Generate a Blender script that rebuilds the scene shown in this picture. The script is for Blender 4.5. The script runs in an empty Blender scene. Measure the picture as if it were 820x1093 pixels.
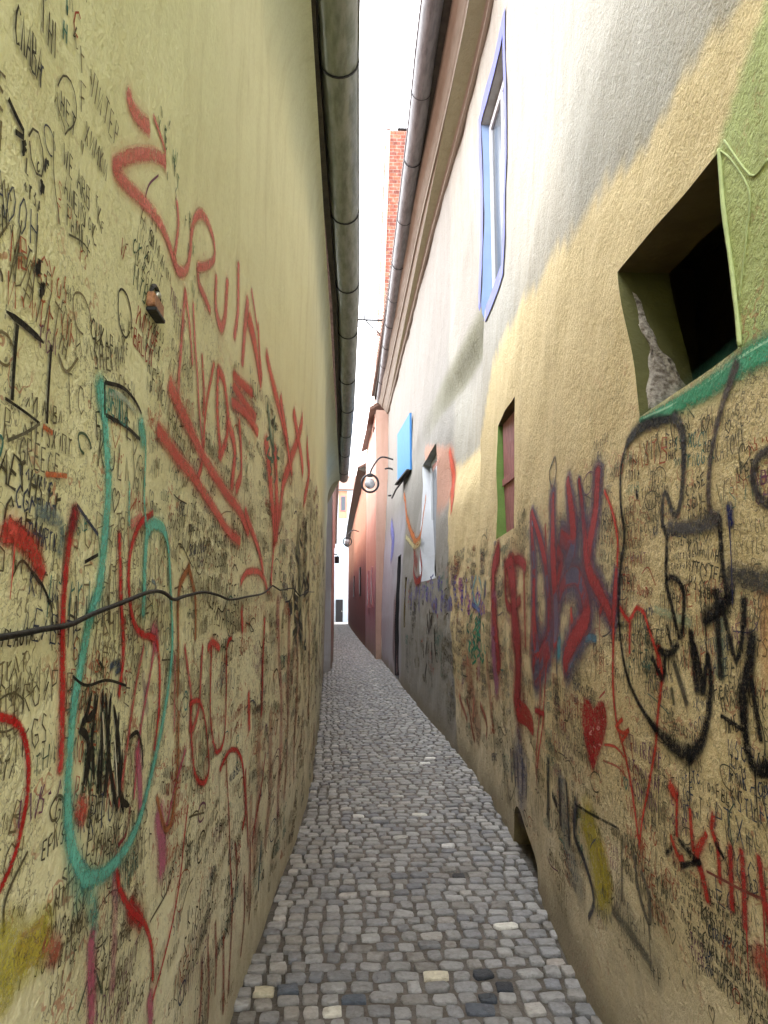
import bpy, math, random
import numpy as np
from mathutils import Vector
R = math.radians
random.seed(7)
rng = np.random.RandomState(11)
scene = bpy.context.scene

# ------------------------------------------------------------------ camera
EYE = np.array([0.0, 0.0, 1.55])
FPX = 790.0                        # focal length in units of 1/1093 of the picture height
YAW, PITCH = math.atan(39 / 790 * math.cos(math.atan(100.5 / 790))), math.atan(100.5 / 790)
cam_d = bpy.data.cameras.new('camera')
cam = bpy.data.objects.new('camera', cam_d)
scene.collection.objects.link(cam)
cam.location = EYE
cam.rotation_euler = (R(90) + PITCH, 0, -YAW)
cam_d.sensor_fit = 'VERTICAL'
cam_d.sensor_height = 36
cam_d.lens = 36 * FPX / 1093
cam_d.clip_start = 0.02
cam_d.clip_end = 5000
scene.camera = cam

# ------------------------------------------------------------------ world, sun, exposure
world = bpy.data.worlds.new('World')
scene.world = world
world.use_nodes = True
wn, wl = world.node_tree.nodes, world.node_tree.links
bg = wn['Background']
sky = wn.new('ShaderNodeTexSky')
sky.sky_type = 'NISHITA'
sky.sun_disc = False
sky.sun_elevation = R(58)
sky.sun_rotation = R(38)
sky.dust_density = 4
sky.air_density = 1.0
mixw = wn.new('ShaderNodeMix')
mixw.data_type = 'RGBA'
mixw.inputs['Factor'].default_value = 0.80        # cloud cover
mixw.inputs['B'].default_value = (10.6, 10.7, 10.9, 1)
wl.new(sky.outputs['Color'], mixw.inputs['A'])
wl.new(mixw.outputs['Result'], bg.inputs['Color'])
bg.inputs['Strength'].default_value = 0.12
sun_d = bpy.data.lights.new('sun', 'SUN')
sun_d.energy = 1.4
sun_d.angle = R(25)
sun_d.color = (1.0, 0.97, 0.92)
sun = bpy.data.objects.new('sun', sun_d)
scene.collection.objects.link(sun)
sun.rotation_euler = (R(32), 0, R(142))   # sun stands at azimuth 38 deg, elevation 58
scene.view_settings.view_transform = 'Standard'
scene.view_settings.look = 'None'
scene.view_settings.exposure = 3.15
scene.view_settings.gamma = 1
scene.cycles.transparent_max_bounces = 48
scene.cycles.max_bounces = 10
scene.cycles.diffuse_bounces = 8

# ------------------------------------------------------------------ projection of photo points onto the walls
_cp, _sp, _cy, _sy = math.cos(PITCH), math.sin(PITCH), math.cos(YAW), math.sin(YAW)
_F = np.array([_cp * _sy, _cp * _cy, _sp]); _Rr = np.array([_cy, -_sy, 0.0]); _U = np.array([-_sp * _sy, -_sp * _cy, _cp])
def ray(px, py):
    v = _F + (np.asarray(px, float)[..., None] - 410) / FPX * _Rr + (546.5 - np.asarray(py, float)[..., None]) / FPX * _U
    return v / v[..., 1:2]         # scaled so that the y component is 1

LB = np.array([(-6, -.47), (0, -.455), (1, -.45), (2, -.447), (2.75, -.438), (4, -.375), (5, -.315), (6.9, -.292), (9.8, -.345), (14.2, -.46), (18, -.545), (30, -.8)])
RB = np.array([(-6, .95), (0, .93), (1, .93), (2, .935), (2.77, .943), (3.33, .965), (4.0, 1.035), (4.8, 1.09), (5.5, 1.13), (6.7, 1.19), (8.2, 1.176), (11.1, 1.11), (20.1, 1.02), (33.1, .84), (72, .09), (90, -.3)])
def smooth_interp(y, T):
    s = 0
    for k, w in ((-.5, .15), (-.25, .2), (0, .3), (.25, .2), (.5, .15)):
        s = s + w * np.interp(np.asarray(y, float) + k, T[:, 0], T[:, 1])
    return s
def sstep(a, b, x):
    t = np.clip((x - a) / (b - a), 0, 1)
    return t * t * (3 - 2 * t)
def bumps(y, z, s):
    return (.006 * np.sin(5.1 * y + 1.7 * z + s) * np.sin(3.7 * z - 1.3 * y + 2 * s) + .009 * np.sin(1.9 * y + .6 * z + 3 * s) * np.cos(1.4 * z + s)
            + .0022 * np.sin(13 * y - 6 * z + s) * np.sin(11 * z + 4 * y + s) + .003 * np.sin(7.3 * y + 8.9 * z))
LTOP = 4.62
def XL(y, z, b=1.0):
    x = smooth_interp(y, LB) + .012 * (z - 1.5)
    t = np.clip((np.asarray(z, float) - 4.12) / (LTOP - 4.12), 0, 1)      # cove under the eave
    x = x + (1 - np.sqrt(np.clip(1 - t * t, 0, 1))) * (-.205 - x)
    return x + b * bumps(y, z, .7) * (1 - t)
RTOP = 7.40
def XR(y, z, b=1.0):
    y = np.asarray(y, float); z = np.asarray(z, float)
    x = smooth_interp(y, RB) + .05 * np.clip(z - 1.3, 0, 4.2)
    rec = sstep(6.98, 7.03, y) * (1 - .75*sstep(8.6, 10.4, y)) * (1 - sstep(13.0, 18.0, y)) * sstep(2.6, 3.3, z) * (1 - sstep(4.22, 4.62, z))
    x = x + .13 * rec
    x = x - .035 * (1 - sstep(0, .5, z)) * (y > 2.5) * sstep(2.5, 4, y) * 0
    return x + b * bumps(y, z, 2.1)
def hit(px, py, side):
    """photo point -> (y, z) on the left or right wall"""
    X = XL if side < 0 else XR
    px = np.atleast_1d(np.asarray(px, float)); py = np.atleast_1d(np.asarray(py, float))
    v = ray(px, py)
    out = np.zeros((len(px), 2))
    D = np.geomspace(.4, 40, 700)
    for i in range(len(px)):
        x = v[i, 0] * D; z = EYE[2] + v[i, 2] * D
        g = (x - X(D, z, 0)) * side
        k = np.argmax(g > 0)
        if g[k] <= 0: k = len(D) - 1
        a, b = D[max(k - 1, 0)], D[k]
        ga, gb = g[max(k - 1, 0)], g[k]
        d = a + (b - a) * (-ga) / (gb - ga) if gb != ga else b
        out[i] = (d, EYE[2] + v[i, 2] * d)
    return out

# ------------------------------------------------------------------ small helpers
C = scene.collection
def tag(o, label=None, cat=None, group=None, kind=None):
    if label: o['label'] = label
    if cat: o['category'] = cat
    if group: o['group'] = group
    if kind: o['kind'] = kind
    return o
def empty(name, loc, label, cat, group=None):
    o = bpy.data.objects.new(name, None); C.objects.link(o); o.location = loc
    o.empty_display_size = .2
    bpy.context.view_layer.update()
    return tag(o, label, cat, group)
def raw_mesh(name, V, F, mats, parent=None, midx=None, col=None, smooth=False):
    me = bpy.data.meshes.new(name)
    V = [tuple(map(float, v)) for v in V]
    if parent is not None:
        l = parent.matrix_world.translation if parent.parent is None else world_loc(parent)
        V = [(a - l[0], b - l[1], c - l[2]) for a, b, c in V]
    me.from_pydata(V, [], [tuple(int(i) for i in f) for f in F])
    if not isinstance(mats, (list, tuple)): mats = [mats]
    for m in mats: me.materials.append(m)
    if midx is not None: me.polygons.foreach_set('material_index', np.asarray(midx, np.int32))
    if smooth: me.polygons.foreach_set('use_smooth', np.ones(len(me.polygons), bool))
    if col is not None:
        a = me.color_attributes.new('Col', 'FLOAT_COLOR', 'POINT')
        a.data.foreach_set('color', np.asarray(col, np.float32).ravel())
    me.update()
    o = bpy.data.objects.new(name, me); C.objects.link(o)
    if parent is not None: o.parent = parent
    return o
def world_loc(o):
    l = Vector((0, 0, 0))
    while o is not None: l = l + o.location; o = o.parent
    return l
class MB:
    """collects shapes in world coordinates, builds one mesh object"""
    def __init__(s): s.V = []; s.F = []
    def box(s, x0, x1, y0, y1, z0, z1, bev=0):
        n = len(s.V)
        if bev <= 0:
            s.V += [(x0, y0, z0), (x1, y0, z0), (x1, y1, z0), (x0, y1, z0), (x0, y0, z1), (x1, y0, z1), (x1, y1, z1), (x0, y1, z1)]
            s.F += [(n, n+3, n+2, n+1), (n+4, n+5, n+6, n+7), (n, n+1, n+5, n+4), (n+1, n+2, n+6, n+5), (n+2, n+3, n+7, n+6), (n+3, n, n+4, n+7)]
            return s
        b = bev
        rings = [(z0, b), (z0 + b, 0), (z1 - b, 0), (z1, b)]
        for z, i in rings:
            s.V += [(x0+b, y0+i, z), (x1-b, y0+i, z), (x1-i, y0+b, z), (x1-i, y1-b, z), (x1-b, y1-i, z), (x0+b, y1-i, z), (x0+i, y1-b, z), (x0+i, y0+b, z)]
        for r in range(3):
            for k in range(8):
                a = n + r*8 + k; c = n + r*8 + (k+1) % 8
                s.F.append((a, c, c+8, a+8))
        s.F.append(tuple(n + k for k in range(7, -1, -1))); s.F.append(tuple(n + 24 + k for k in range(8)))
        return s
    def quad(s, a, b, c, d):
        n = len(s.V); s.V += [a, b, c, d]; s.F.append((n, n+1, n+2, n+3)); return s
    def tube(s, pts, r, n=8, closed=False):
        pts = [Vector(p) for p in pts]; m = len(pts); base = len(s.V)
        rr = r if isinstance(r, (list, tuple)) else [r] * m
        up0 = None
        for i, p in enumerate(pts):
            a = pts[i-1] if (i > 0 or closed) else p; b = pts[(i+1) % m] if (i < m-1 or closed) else p
            t = (b - a).normalized()
            if up0 is None: up0 = Vector((0, 0, 1)) if abs(t.z) < .9 else Vector((1, 0, 0))
            u = (up0 - t * up0.dot(t)).normalized(); w = t.cross(u); up0 = u
            for k in range(n):
                an = 2 * math.pi * k / n
                s.V.append(tuple(p + (u * math.cos(an) + w * math.sin(an)) * rr[i]))
        for i in range(m if closed else m - 1):
            for k in range(n):
                a = base + i*n + k; b = base + i*n + (k+1) % n
                c = base + ((i+1) % m)*n + (k+1) % n; d = base + ((i+1) % m)*n + k
                s.F.append((a, b, c, d))
        if not closed:
            s.F.append(tuple(base + k for k in range(n-1, -1, -1))); s.F.append(tuple(base + (m-1)*n + k for k in range(n)))
        return s
    def sweep(s, path, prof, closed=True, caps=True):
        """path: list of (x, y, z); prof: list of (dx, dz) swept along y"""
        base = len(s.V); n = len(prof)
        for (x, y, z) in path:
            for (dx, dz) in prof: s.V.append((x + dx, y, z + dz))
        for i in range(len(path) - 1):
            for k in range(n if closed else n - 1):
                a = base + i*n + k; b = base + i*n + (k+1) % n
                s.F.append((a, b, b + n, a + n))
        if caps and closed:
            s.F.append(tuple(base + k for k in range(n-1, -1, -1))); s.F.append(tuple(base + (len(path)-1)*n + k for k in range(n)))
        return s
    def ball(s, c, r, n=12, sq=(1, 1, 1)):
        base = len(s.V)
        for i in range(1, n):
            th = math.pi * i / n
            for k in range(2 * n):
                ph = math.pi * k / n
                s.V.append((c[0] + r*sq[0]*math.sin(th)*math.cos(ph), c[1] + r*sq[1]*math.sin(th)*math.sin(ph), c[2] + r*sq[2]*math.cos(th)))
        m = 2 * n
        for i in range(n - 2):
            for k in range(m):
                a = base + i*m + k; b = base + i*m + (k+1) % m
                s.F.append((a, a + m, b + m, b))
        s.F.append(tuple(base + k for k in range(m))); s.F.append(tuple(base + (n-2)*m + k for k in range(m-1, -1, -1)))
        return s
    def build(s, name, mat, parent=None, smooth=False):
        return raw_mesh(name, s.V, s.F, mat, parent, smooth=smooth)

# ------------------------------------------------------------------ materials
class NT:
    def __init__(s, name):
        s.m = bpy.data.materials.new(name); s.m.use_nodes = True
        s.n = s.m.node_tree.nodes; s.l = s.m.node_tree.links
        s.b = s.n['Principled BSDF']; s.b.inputs['Specular IOR Level'].default_value = .25
        s.tc = s.n.new('ShaderNodeTexCoord')
        s.geo = s.n.new('ShaderNodeNewGeometry')
    def noise(s, scale, detail=4, rough=.55, vec=None, stretch=None, dist=0, out='Fac'):
        t = s.n.new('ShaderNodeTexNoise'); t.inputs['Scale'].default_value = scale
        t.inputs['Detail'].default_value = detail; t.inputs['Roughness'].default_value = rough; t.inputs['Distortion'].default_value = dist
        src = vec or s.geo.outputs['Position']
        if stretch:
            mp = s.n.new('ShaderNodeMapping'); mp.inputs['Scale'].default_value = stretch
            s.l.new(src, mp.inputs['Vector']); src = mp.outputs['Vector']
        s.l.new(src, t.inputs['Vector'])
        return t.outputs[out]
    def math(s, op, a, b=None, c=None, clamp=False):
        m = s.n.new('ShaderNodeMath'); m.operation = op; m.use_clamp = clamp
        for i, v in enumerate((a, b, c)):
            if v is None: continue
            if isinstance(v, (int, float)): m.inputs[i].default_value = v
            else: s.l.new(v, m.inputs[i])
        return m.outputs[0]
    def ramp(s, v, lo, hi, a=0.0, b=1.0):
        m = s.n.new('ShaderNodeMapRange'); m.interpolation_type = 'SMOOTHSTEP'
        s.l.new(v, m.inputs['Value']); m.inputs['From Min'].default_value = lo; m.inputs['From Max'].default_value = hi
        m.inputs['To Min'].default_value = a; m.inputs['To Max'].default_value = b
        return m.outputs['Result']
    def mix(s, f, a, b, mode='MIX'):
        m = s.n.new('ShaderNodeMix'); m.data_type = 'RGBA'; m.blend_type = mode
        for k, v in (('Factor', f), ('A', a), ('B', b)):
            if isinstance(v, (int, float)): m.inputs[k].default_value = v if k == 'Factor' else (v, v, v, 1)
            elif isinstance(v, tuple): m.inputs[k].default_value = (*v, 1)
            else: s.l.new(v, m.inputs[k])
        return m.outputs['Result']
    def attr(s, name='Col'):
        a = s.n.new('ShaderNodeAttribute'); a.attribute_name = name; return a
    def bump(s, h, dist, strength=1.0, prev=None):
        b = s.n.new('ShaderNodeBump'); b.inputs['Distance'].default_value = dist; b.inputs['Strength'].default_value = strength
        s.l.new(h, b.inputs['Height'])
        if prev: s.l.new(prev, b.inputs['Normal'])
        return b.outputs['Normal']
    def done(s, col=None, rough=None, normal=None):
        if col is not None:
            if isinstance(col, tuple): s.b.inputs['Base Color'].default_value = (*col, 1)
            else: s.l.new(col, s.b.inputs['Base Color'])
        if rough is not None:
            if isinstance(rough, (int, float)): s.b.inputs['Roughness'].default_value = rough
            else: s.l.new(rough, s.b.inputs['Roughness'])
        if normal is not None: s.l.new(normal, s.b.inputs['Normal'])
        return s.m

def wall_material(name, coarse, scr_scale=17.0, stain=(.20, .15, .09)):
    t = NT(name)
    a = t.attr('Col')
    n1 = t.noise(1.3, 5, .6); n2 = t.noise(7, 5, .65); n3 = t.noise(60, 4, .6)
    streak = t.noise(1.0, 5, .6, stretch=(9, 9, .8))
    c = t.mix(t.ramp(n1, .3, .7, 0, .22), a.outputs['Color'], .82, 'MULTIPLY')
    c = t.mix(t.ramp(streak, .46, .70, 0, .45), c, (.80, .78, .72), 'MULTIPLY')
    c = t.mix(t.ramp(n2, .45, .75, 0, .25), c, (.80, .76, .66), 'MULTIPLY')
    c = t.mix(t.ramp(n3, .35, .7, 0, .30), c, (.78, .76, .70), 'MULTIPLY')
    # chipped spots
    chips = t.ramp(t.noise(23, 3, .5), .70, .76, 0, .35)
    c = t.mix(chips, c, (.50, .46, .36))
    # thin layered scribbles: contour lines of stretched noises, thick only where many people have written
    dens = a.outputs['Alpha']
    def lines(scale, w, off, stretch):
        nn = t.noise(scale, 2.5, .6, stretch=stretch)
        d = t.math('ABSOLUTE', t.math('SUBTRACT', nn, off))
        return t.ramp(d, w * .5, w, 1, 0)
    la = lines(scr_scale, .014, .50, (1, 1, 1)); lb = lines(scr_scale * 1.9, .017, .46, (1, 1.2, .8)); lc = lines(scr_scale * 3.1, .022, .54, (1, 1, 1))
    m1 = t.ramp(t.noise(3.1, 3, .6), .44, .60); m2 = t.ramp(t.noise(4.3, 3, .6, stretch=(1, -1, 1.3)), .42, .56); m3 = t.ramp(t.noise(2.7, 3, .6, stretch=(-1, 1, 1)), .40, .58)
    s1 = t.math('MULTIPLY', t.math('MULTIPLY', la, m1), dens); s2 = t.math('MULTIPLY', t.math('MULTIPLY', lb, m2), dens); s3 = t.math('MULTIPLY', t.math('MULTIPLY', lc, m3), dens)
    c = t.mix(t.math('MULTIPLY', s1, .7), c, (.13, .105, .06)); c = t.mix(t.math('MULTIPLY', s2, .62), c, (.075, .07, .06)); c = t.mix(t.math('MULTIPLY', s3, .5), c, (.06, .05, .05))
    red = t.math('MULTIPLY', t.math('MULTIPLY', lines(scr_scale * .8, .02, .6, (1, .8, 1)), m2), dens)
    c = t.mix(t.math('MULTIPLY', red, .6), c, (.38, .10, .06))
    # dirt splashed up from the paving
    sep = t.n.new('ShaderNodeSeparateXYZ'); t.l.new(t.geo.outputs['Position'], sep.inputs[0])
    zz = t.math('ADD', sep.outputs['Z'], t.ramp(n2, 0, 1, -.35, .35))
    c = t.mix(t.ramp(zz, 0.0, .5, .42, 0), c, stain)
    h = t.math('ADD', t.math('MULTIPLY', n3, .5), t.math('MULTIPLY', n2, .9))
    nrm = t.bump(h, .012 * coarse, .9)
    nrm = t.bump(t.noise(170, 3, .6), .0025 * coarse, .9, nrm)
    nrm = t.bump(t.noise(24, 5, .65, dist=.6), .010 * coarse, .8, nrm)
    return t.done(c, .88, nrm)
def paint_materials():
    t = NT('marker_paint'); a = t.attr()
    n = t.noise(90, 3, .6)
    t.b.inputs['Specular IOR Level'].default_value = .08; opaque = t.done(t.mix(t.ramp(n, .35, .7, 0, .12), a.outputs['Color'], (.30, .27, .18)), .7, t.bump(t.noise(60, 4), .006, .8))
    t = NT('spray_paint'); a = t.attr()
    n = t.noise(55, 4, .65); n2 = t.noise(12, 3, .6); t.b.inputs['Specular IOR Level'].default_value = .08
    t.done(t.mix(t.ramp(n2, .3, .7, 0, .25), a.outputs['Color'], .7, 'MULTIPLY'), .65, t.bump(t.noise(60, 4), .008, .9))
    al = t.math('MULTIPLY', a.outputs['Alpha'], t.ramp(n, .30, .54, .50, 1.0))
    al = t.math('MULTIPLY', al, t.ramp(t.noise(210, 3, .7), .34, .52, .45, 1.0), clamp=True)
    t.l.new(al, t.b.inputs['Alpha'])
    return opaque, t.m
def simple(name, col, rough=.7, scale=12, amt=.5, dark=(.5, .5, .5), bump=.004, bscale=40, metal=0, stretch=None, spec=.25):
    t = NT(name)
    n = t.noise(scale, 5, .6, stretch=stretch)
    c = t.mix(t.ramp(n, .35, .7, 0, amt), col, tuple(a * b for a, b in zip(col, dark)))
    m = t.done(c, rough, t.bump(t.noise(bscale, 4), bump, .8))
    t.b.inputs['Metallic'].default_value = metal
    t.b.inputs['Specular IOR Level'].default_value = spec
    return m
M = {}
M['left'] = wall_material('painted_render_green', .5)
M['right'] = wall_material('coarse_render_yellow', 1.5, 16)
M['far'] = wall_material('far_render', .8, 12)
M['marker'], M['spray'] = paint_materials()
M['gutter_l'] = simple('weathered_zinc_green', (.25, .265, .235), .45, 6, .8, (.45, .5, .4), .003, 30, .3, (4, .8, 4), .4)
M['gutter_r'] = simple('weathered_zinc_grey', (.17, .175, .185), .55, 5, .8, (.42, .42, .42), .003, 30, .1, (4, .8, 4), .4)
M['iron'] = simple('black_iron', (.02, .02, .022), .5, 20, .5)
M['eave'] = simple('dark_eave_boards', (.05, .045, .035), .8, 9, .7, (.4, .4, .4), .01, 25)
M['cornice'] = simple('brown_beige_cornice_render', (.27, .24, .20), .8, 6, .55, (.66, .64, .60), .006, 18, 0, (2, .5, 4))
M['tile'] = simple('old_roof_tiles', (.17, .10, .075), .85, 14, .7, (.45, .45, .5), .03, 12)
M['olive'] = simple('olive_reveal_render', (.08, .077, .022), .8, 8, .5, (.6, .6, .6), .01, 30)
M['interior'] = simple('dark_interior', (.13, .10, .045), .9)
M['chipped'] = simple('exposed_mortar', (.36, .32, .27), .95, 55, .9, (.22, .18, .14), .02, 60)
M['green_jamb'] = simple('green_painted_reveal', (.15, .25, .06), .75, 8, .4)
M['maroon'] = simple('dark_red_board', (.40, .17, .17), .7, 8, .7, (.4, .4, .45), .006, 20, 0, (6, 6, 1))
M['blue_paint'] = simple('violet_blue_trim_paint', (.11, .12, .36), .7, 10, .5, (.7, .7, .8))
M['blue_jamb'] = simple('pale_blue_reveal', (.24, .34, .52), .7, 6, .3, (.8, .8, .85))
M['grey_soffit'] = simple('grey_lintel', (.33, .34, .31), .8, 8, .4)
M['white_frame'] = simple('white_frame_paint', (.55, .57, .60), .5, 10, .3, (.8, .8, .78))
M['shutter'] = simple('sky_blue_shutter_paint', (.05, .19, .43), .75, 6, .4, (.75, .8, .9), .003, 20)
M['black_door'] = simple('black_painted_door', (.018, .018, .02), .5, 10, .5)
M['violet'] = simple('violet_base_paint', (.30, .20, .30), .8, 5, .6, (.5, .4, .5), .006, 20)
M['cable'] = simple('black_rubber_cable', (.012, .011, .010), .6, 30, .4)
M['rust'] = simple('rusty_brass', (.38, .19, .10), .55, 120, .7, (.35, .3, .3), .002, 200, .4)
M['steel'] = simple('worn_steel', (.45, .45, .40), .35, 100, .5, metal=.7)
t = NT('glass'); t.done((.03, .04, .05), .2); t.b.inputs['Specular IOR Level'].default_value = .3; M['glass'] = t.m
t = NT('milky_lamp_glass'); t.done((.30, .31, .32), .25); t.b.inputs['Transmission Weight'].default_value = .25; M['milk'] = t.m
t = NT('red_brick')                                        # chimney bricks
mp = t.n.new('ShaderNodeMapping'); mp.inputs['Rotation'].default_value = (R(90), 0, 0); t.l.new(t.geo.outputs['Position'], mp.inputs['Vector'])
br = t.n.new('ShaderNodeTexBrick'); br.inputs['Scale'].default_value = 1.0
br.inputs['Brick Width'].default_value = .26; br.inputs['Row Height'].default_value = .125; br.inputs['Mortar Size'].default_value = .010
br.inputs['Color1'].default_value = (.36, .12, .07, 1); br.inputs['Color2'].default_value = (.17, .06, .045, 1); br.inputs['Mortar'].default_value = (.30, .22, .18, 1)
t.l.new(mp.outputs['Vector'], br.inputs['Vector'])
M['brick'] = t.done(t.mix(t.ramp(t.noise(4, 5, .7), .38, .62, 0, .9), br.outputs['Color'], (.50, .42, .42), 'MULTIPLY'), .9, t.bump(br.outputs['Fac'], -.01, 1))
t = NT('cobble_stone'); a = t.attr()
n = t.noise(45, 5, .65); n2 = t.noise(9, 4, .6)
c = t.mix(t.ramp(n, .35, .7, 0, .5), a.outputs['Color'], (.60, .58, .55), 'MULTIPLY')
c = t.mix(t.ramp(n2, .52, .75, 0, .5), c, (.55, .50, .44), 'MULTIPLY')
M['cobble'] = t.done(c, t.ramp(n2, .3, .7, .42, .72), t.bump(t.noise(90, 5, .7), .010, 1.0, t.bump(t.noise(22, 4), .018, .9)))
t.b.inputs['Specular IOR Level'].default_value = .45
M['ground'] = simple('ground_soil', (.10, .09, .075), .95, 2, .5)

# ------------------------------------------------------------------ graffiti collector
class Paint:
    def __init__(s, side):
        s.side = side; s.X = XL if side < 0 else XR
        s.V = []; s.Cc = []; s.F = []; s.M = []; s.n = 0; s.k = 0
    def lift(s, y, z, k):
        # the marks lie on the render; later ones lie over earlier ones
        off = .0008 + .0005 * np.abs(y) + k
        return s.X(y, z) - s.side * off
    def ribbon(s, P, w, col, soft=True, alpha=.9, k=None, taper=False):
        P = np.asarray(P, float)
        if len(P) < 2: return
        if k is None:
            s.k += .000003; k = .0008 + s.k
        T = np.gradient(P, axis=0); L = np.hypot(T[:, 0], T[:, 1]) + 1e-9
        N = np.stack([-T[:, 1] / L, T[:, 0] / L], 1)
        ww = np.full(len(P), w, float) if np.isscalar(w) else np.interp(np.linspace(0, 1, len(P)), np.linspace(0, 1, len(w)), w)
        if taper:
            u = np.linspace(0, 1, len(P)); ww = ww * np.clip(np.minimum(u, 1 - u) * 8 + .35, 0, 1)
        prof = [(-.80, 0), (-.5, .7), (-.3, 1.25), (.3, 1.25), (.5, .7), (.80, 0)] if soft else [(-.5, 1), (.5, 1)]
        m = len(prof); n = len(P)
        # rounded, fading ends for spray paint
        if soft:
            P = np.vstack([P[0] - T[0] / L[0] * ww[0] * .5, P, P[-1] + T[-1] / L[-1] * ww[-1] * .5])
            N = np.vstack([N[0], N, N[-1]]); ww = np.r_[ww[0] * .6, ww, ww[-1] * .6]; n += 2
        ea = np.ones(n)
        if soft: ea[0] = ea[-1] = 0
        Y = np.stack([P[:, 0] + N[:, 0] * ww * p for p, _ in prof], 1); Z = np.stack([P[:, 1] + N[:, 1] * ww * p for p, _ in prof], 1)
        Z = np.maximum(Z, .012)
        Xx = s.lift(Y, Z, k)
        s.V.append(np.stack([Xx, Y, Z], 2).reshape(-1, 3))
        cc = np.zeros((n, m, 4)); cc[..., :3] = col
        for j, (_, a) in enumerate(prof): cc[:, j, 3] = a * alpha * ea
        s.Cc.append(cc.reshape(-1, 4))
        i = np.arange(n - 1)[:, None] * m + np.arange(m - 1)[None, :] + s.n
        f = np.stack([i, i + 1, i + 1 + m, i + m], 2).reshape(-1, 4)
        if s.side > 0: f = f[:, ::-1]
        s.F.append(f); s.M.append(np.full(len(f), 2 if soft else 1)); s.n += n * m
    def px(s, pts, w, col, soft=True, alpha=.9, taper=False, jit=0):
        """a stroke traced on the wall through photo points; w in metres"""
        P = catmull(np.array(pts, float), 5)
        Q = hit(P[:, 0], P[:, 1], s.side)
        Q = resample(Q, .018 if Q[:, 0].mean() < 4 else .05)
        wm = float(np.mean(w))
        if soft and alpha > .6 and .012 < wm < .2:
            s.ribbon(Q, np.asarray(w)*1.9 if not np.isscalar(w) else w*1.9, col, True, .16*alpha)      # overspray
        s.ribbon(Q, w, col, soft, alpha, taper=taper)
        if soft and alpha > .8 and wm > .018 and random.random() < .4:                                   # runs
            a = Q[np.argmin(Q[:, 1])] if random.random() < .7 else Q[random.randrange(len(Q))]
            h = min(random.uniform(.04, .26), a[1] - .1)
            if h > .03: s.ribbon(np.stack([np.full(8, a[0] + random.uniform(-.3, .3)*wm), a[1] - np.linspace(0, h, 8)], 1), [.005 + .0012*a[0], .0022], col, False)
    def fill(s, pts, col, alpha=.92, soft=True):
        """filled area bounded by photo points, a fan of bands between the outline and its middle"""
        P = np.array(pts, float); P = catmull(np.vstack([P, P[:1]]), 4)
        Q = hit(P[:, 0], P[:, 1], s.side)
        c = Q[:-1].mean(0)
        s.k += .000003; k = .0008 + s.k
        rings = [(1.05, 0), (.92, .9), (.7, 1), (.4, 1), (.05, 1)]
        n = len(Q); m = len(rings)
        Y = np.stack([c[0] + (Q[:, 0] - c[0]) * r for r, _ in rings], 1); Z = np.stack([c[1] + (Q[:, 1] - c[1]) * r for r, _ in rings], 1)
        s.V.append(np.stack([s.lift(Y, Z, k), Y, Z], 2).reshape(-1, 3))
        cc = np.zeros((n, m, 4)); cc[..., :3] = col
        for j, (_, a) in enumerate(rings): cc[:, j, 3] = a * alpha
        s.Cc.append(cc.reshape(-1, 4))
        i = np.arange(n - 1)[:, None] * m + np.arange(m - 1)[None, :] + s.n
        s.F.append(np.stack([i, i + 1, i + 1 + m, i + m], 2).reshape(-1, 4)); s.M.append(np.full((n - 1) * (m - 1), 2)); s.n += n * m
    def local(s, y0, z0, strokes, size, col, lw, rot=0, aspect=1.0, k=None, soft=False, alpha=.9):
        """strokes in a unit box written at (y0, z0), reading direction as seen by someone facing the wall"""
        d = 1 if s.side < 0 else -1
        cr, sr = math.cos(rot), math.sin(rot)
        for st in strokes:
            a = np.asarray(st, float) * size * np.array([aspect, 1.0])
            u = a[:, 0] * cr - a[:, 1] * sr; v = a[:, 0] * sr + a[:, 1] * cr
            s.ribbon(np.stack([y0 + d * u, z0 + v], 1), lw, col, soft, alpha, k=(.0001 + random.random() * .0006) if k is None else k)
def catmull(P, step=5):
    if len(P) < 3:
        n = max(2, int(np.hypot(*(P[1] - P[0])) / step)); return P[0] + (P[1] - P[0]) * np.linspace(0, 1, n)[:, None]
    E = np.vstack([2 * P[0] - P[1], P, 2 * P[-1] - P[-2]]); out = []
    for i in range(1, len(E) - 2):
        p0, p1, p2, p3 = E[i-1], E[i], E[i+1], E[i+2]
        n = max(2, int(np.hypot(*(p2 - p1)) / step))
        for t in np.arange(n) / n:
            out.append(.5 * ((2*p1) + (-p0+p2)*t + (2*p0-5*p1+4*p2-p3)*t*t + (-p0+3*p1-3*p2+p3)*t**3))
    out.append(P[-1]); return np.array(out)
def resample(Q, step):
    L = np.r_[0, np.cumsum(np.hypot(*np.diff(Q, axis=0).T))]
    n = int(max(3, min(400, L[-1] / step)))
    s_ = np.linspace(0, L[-1], n)
    return np.stack([np.interp(s_, L, Q[:, 0]), np.interp(s_, L, Q[:, 1])], 1)
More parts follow.
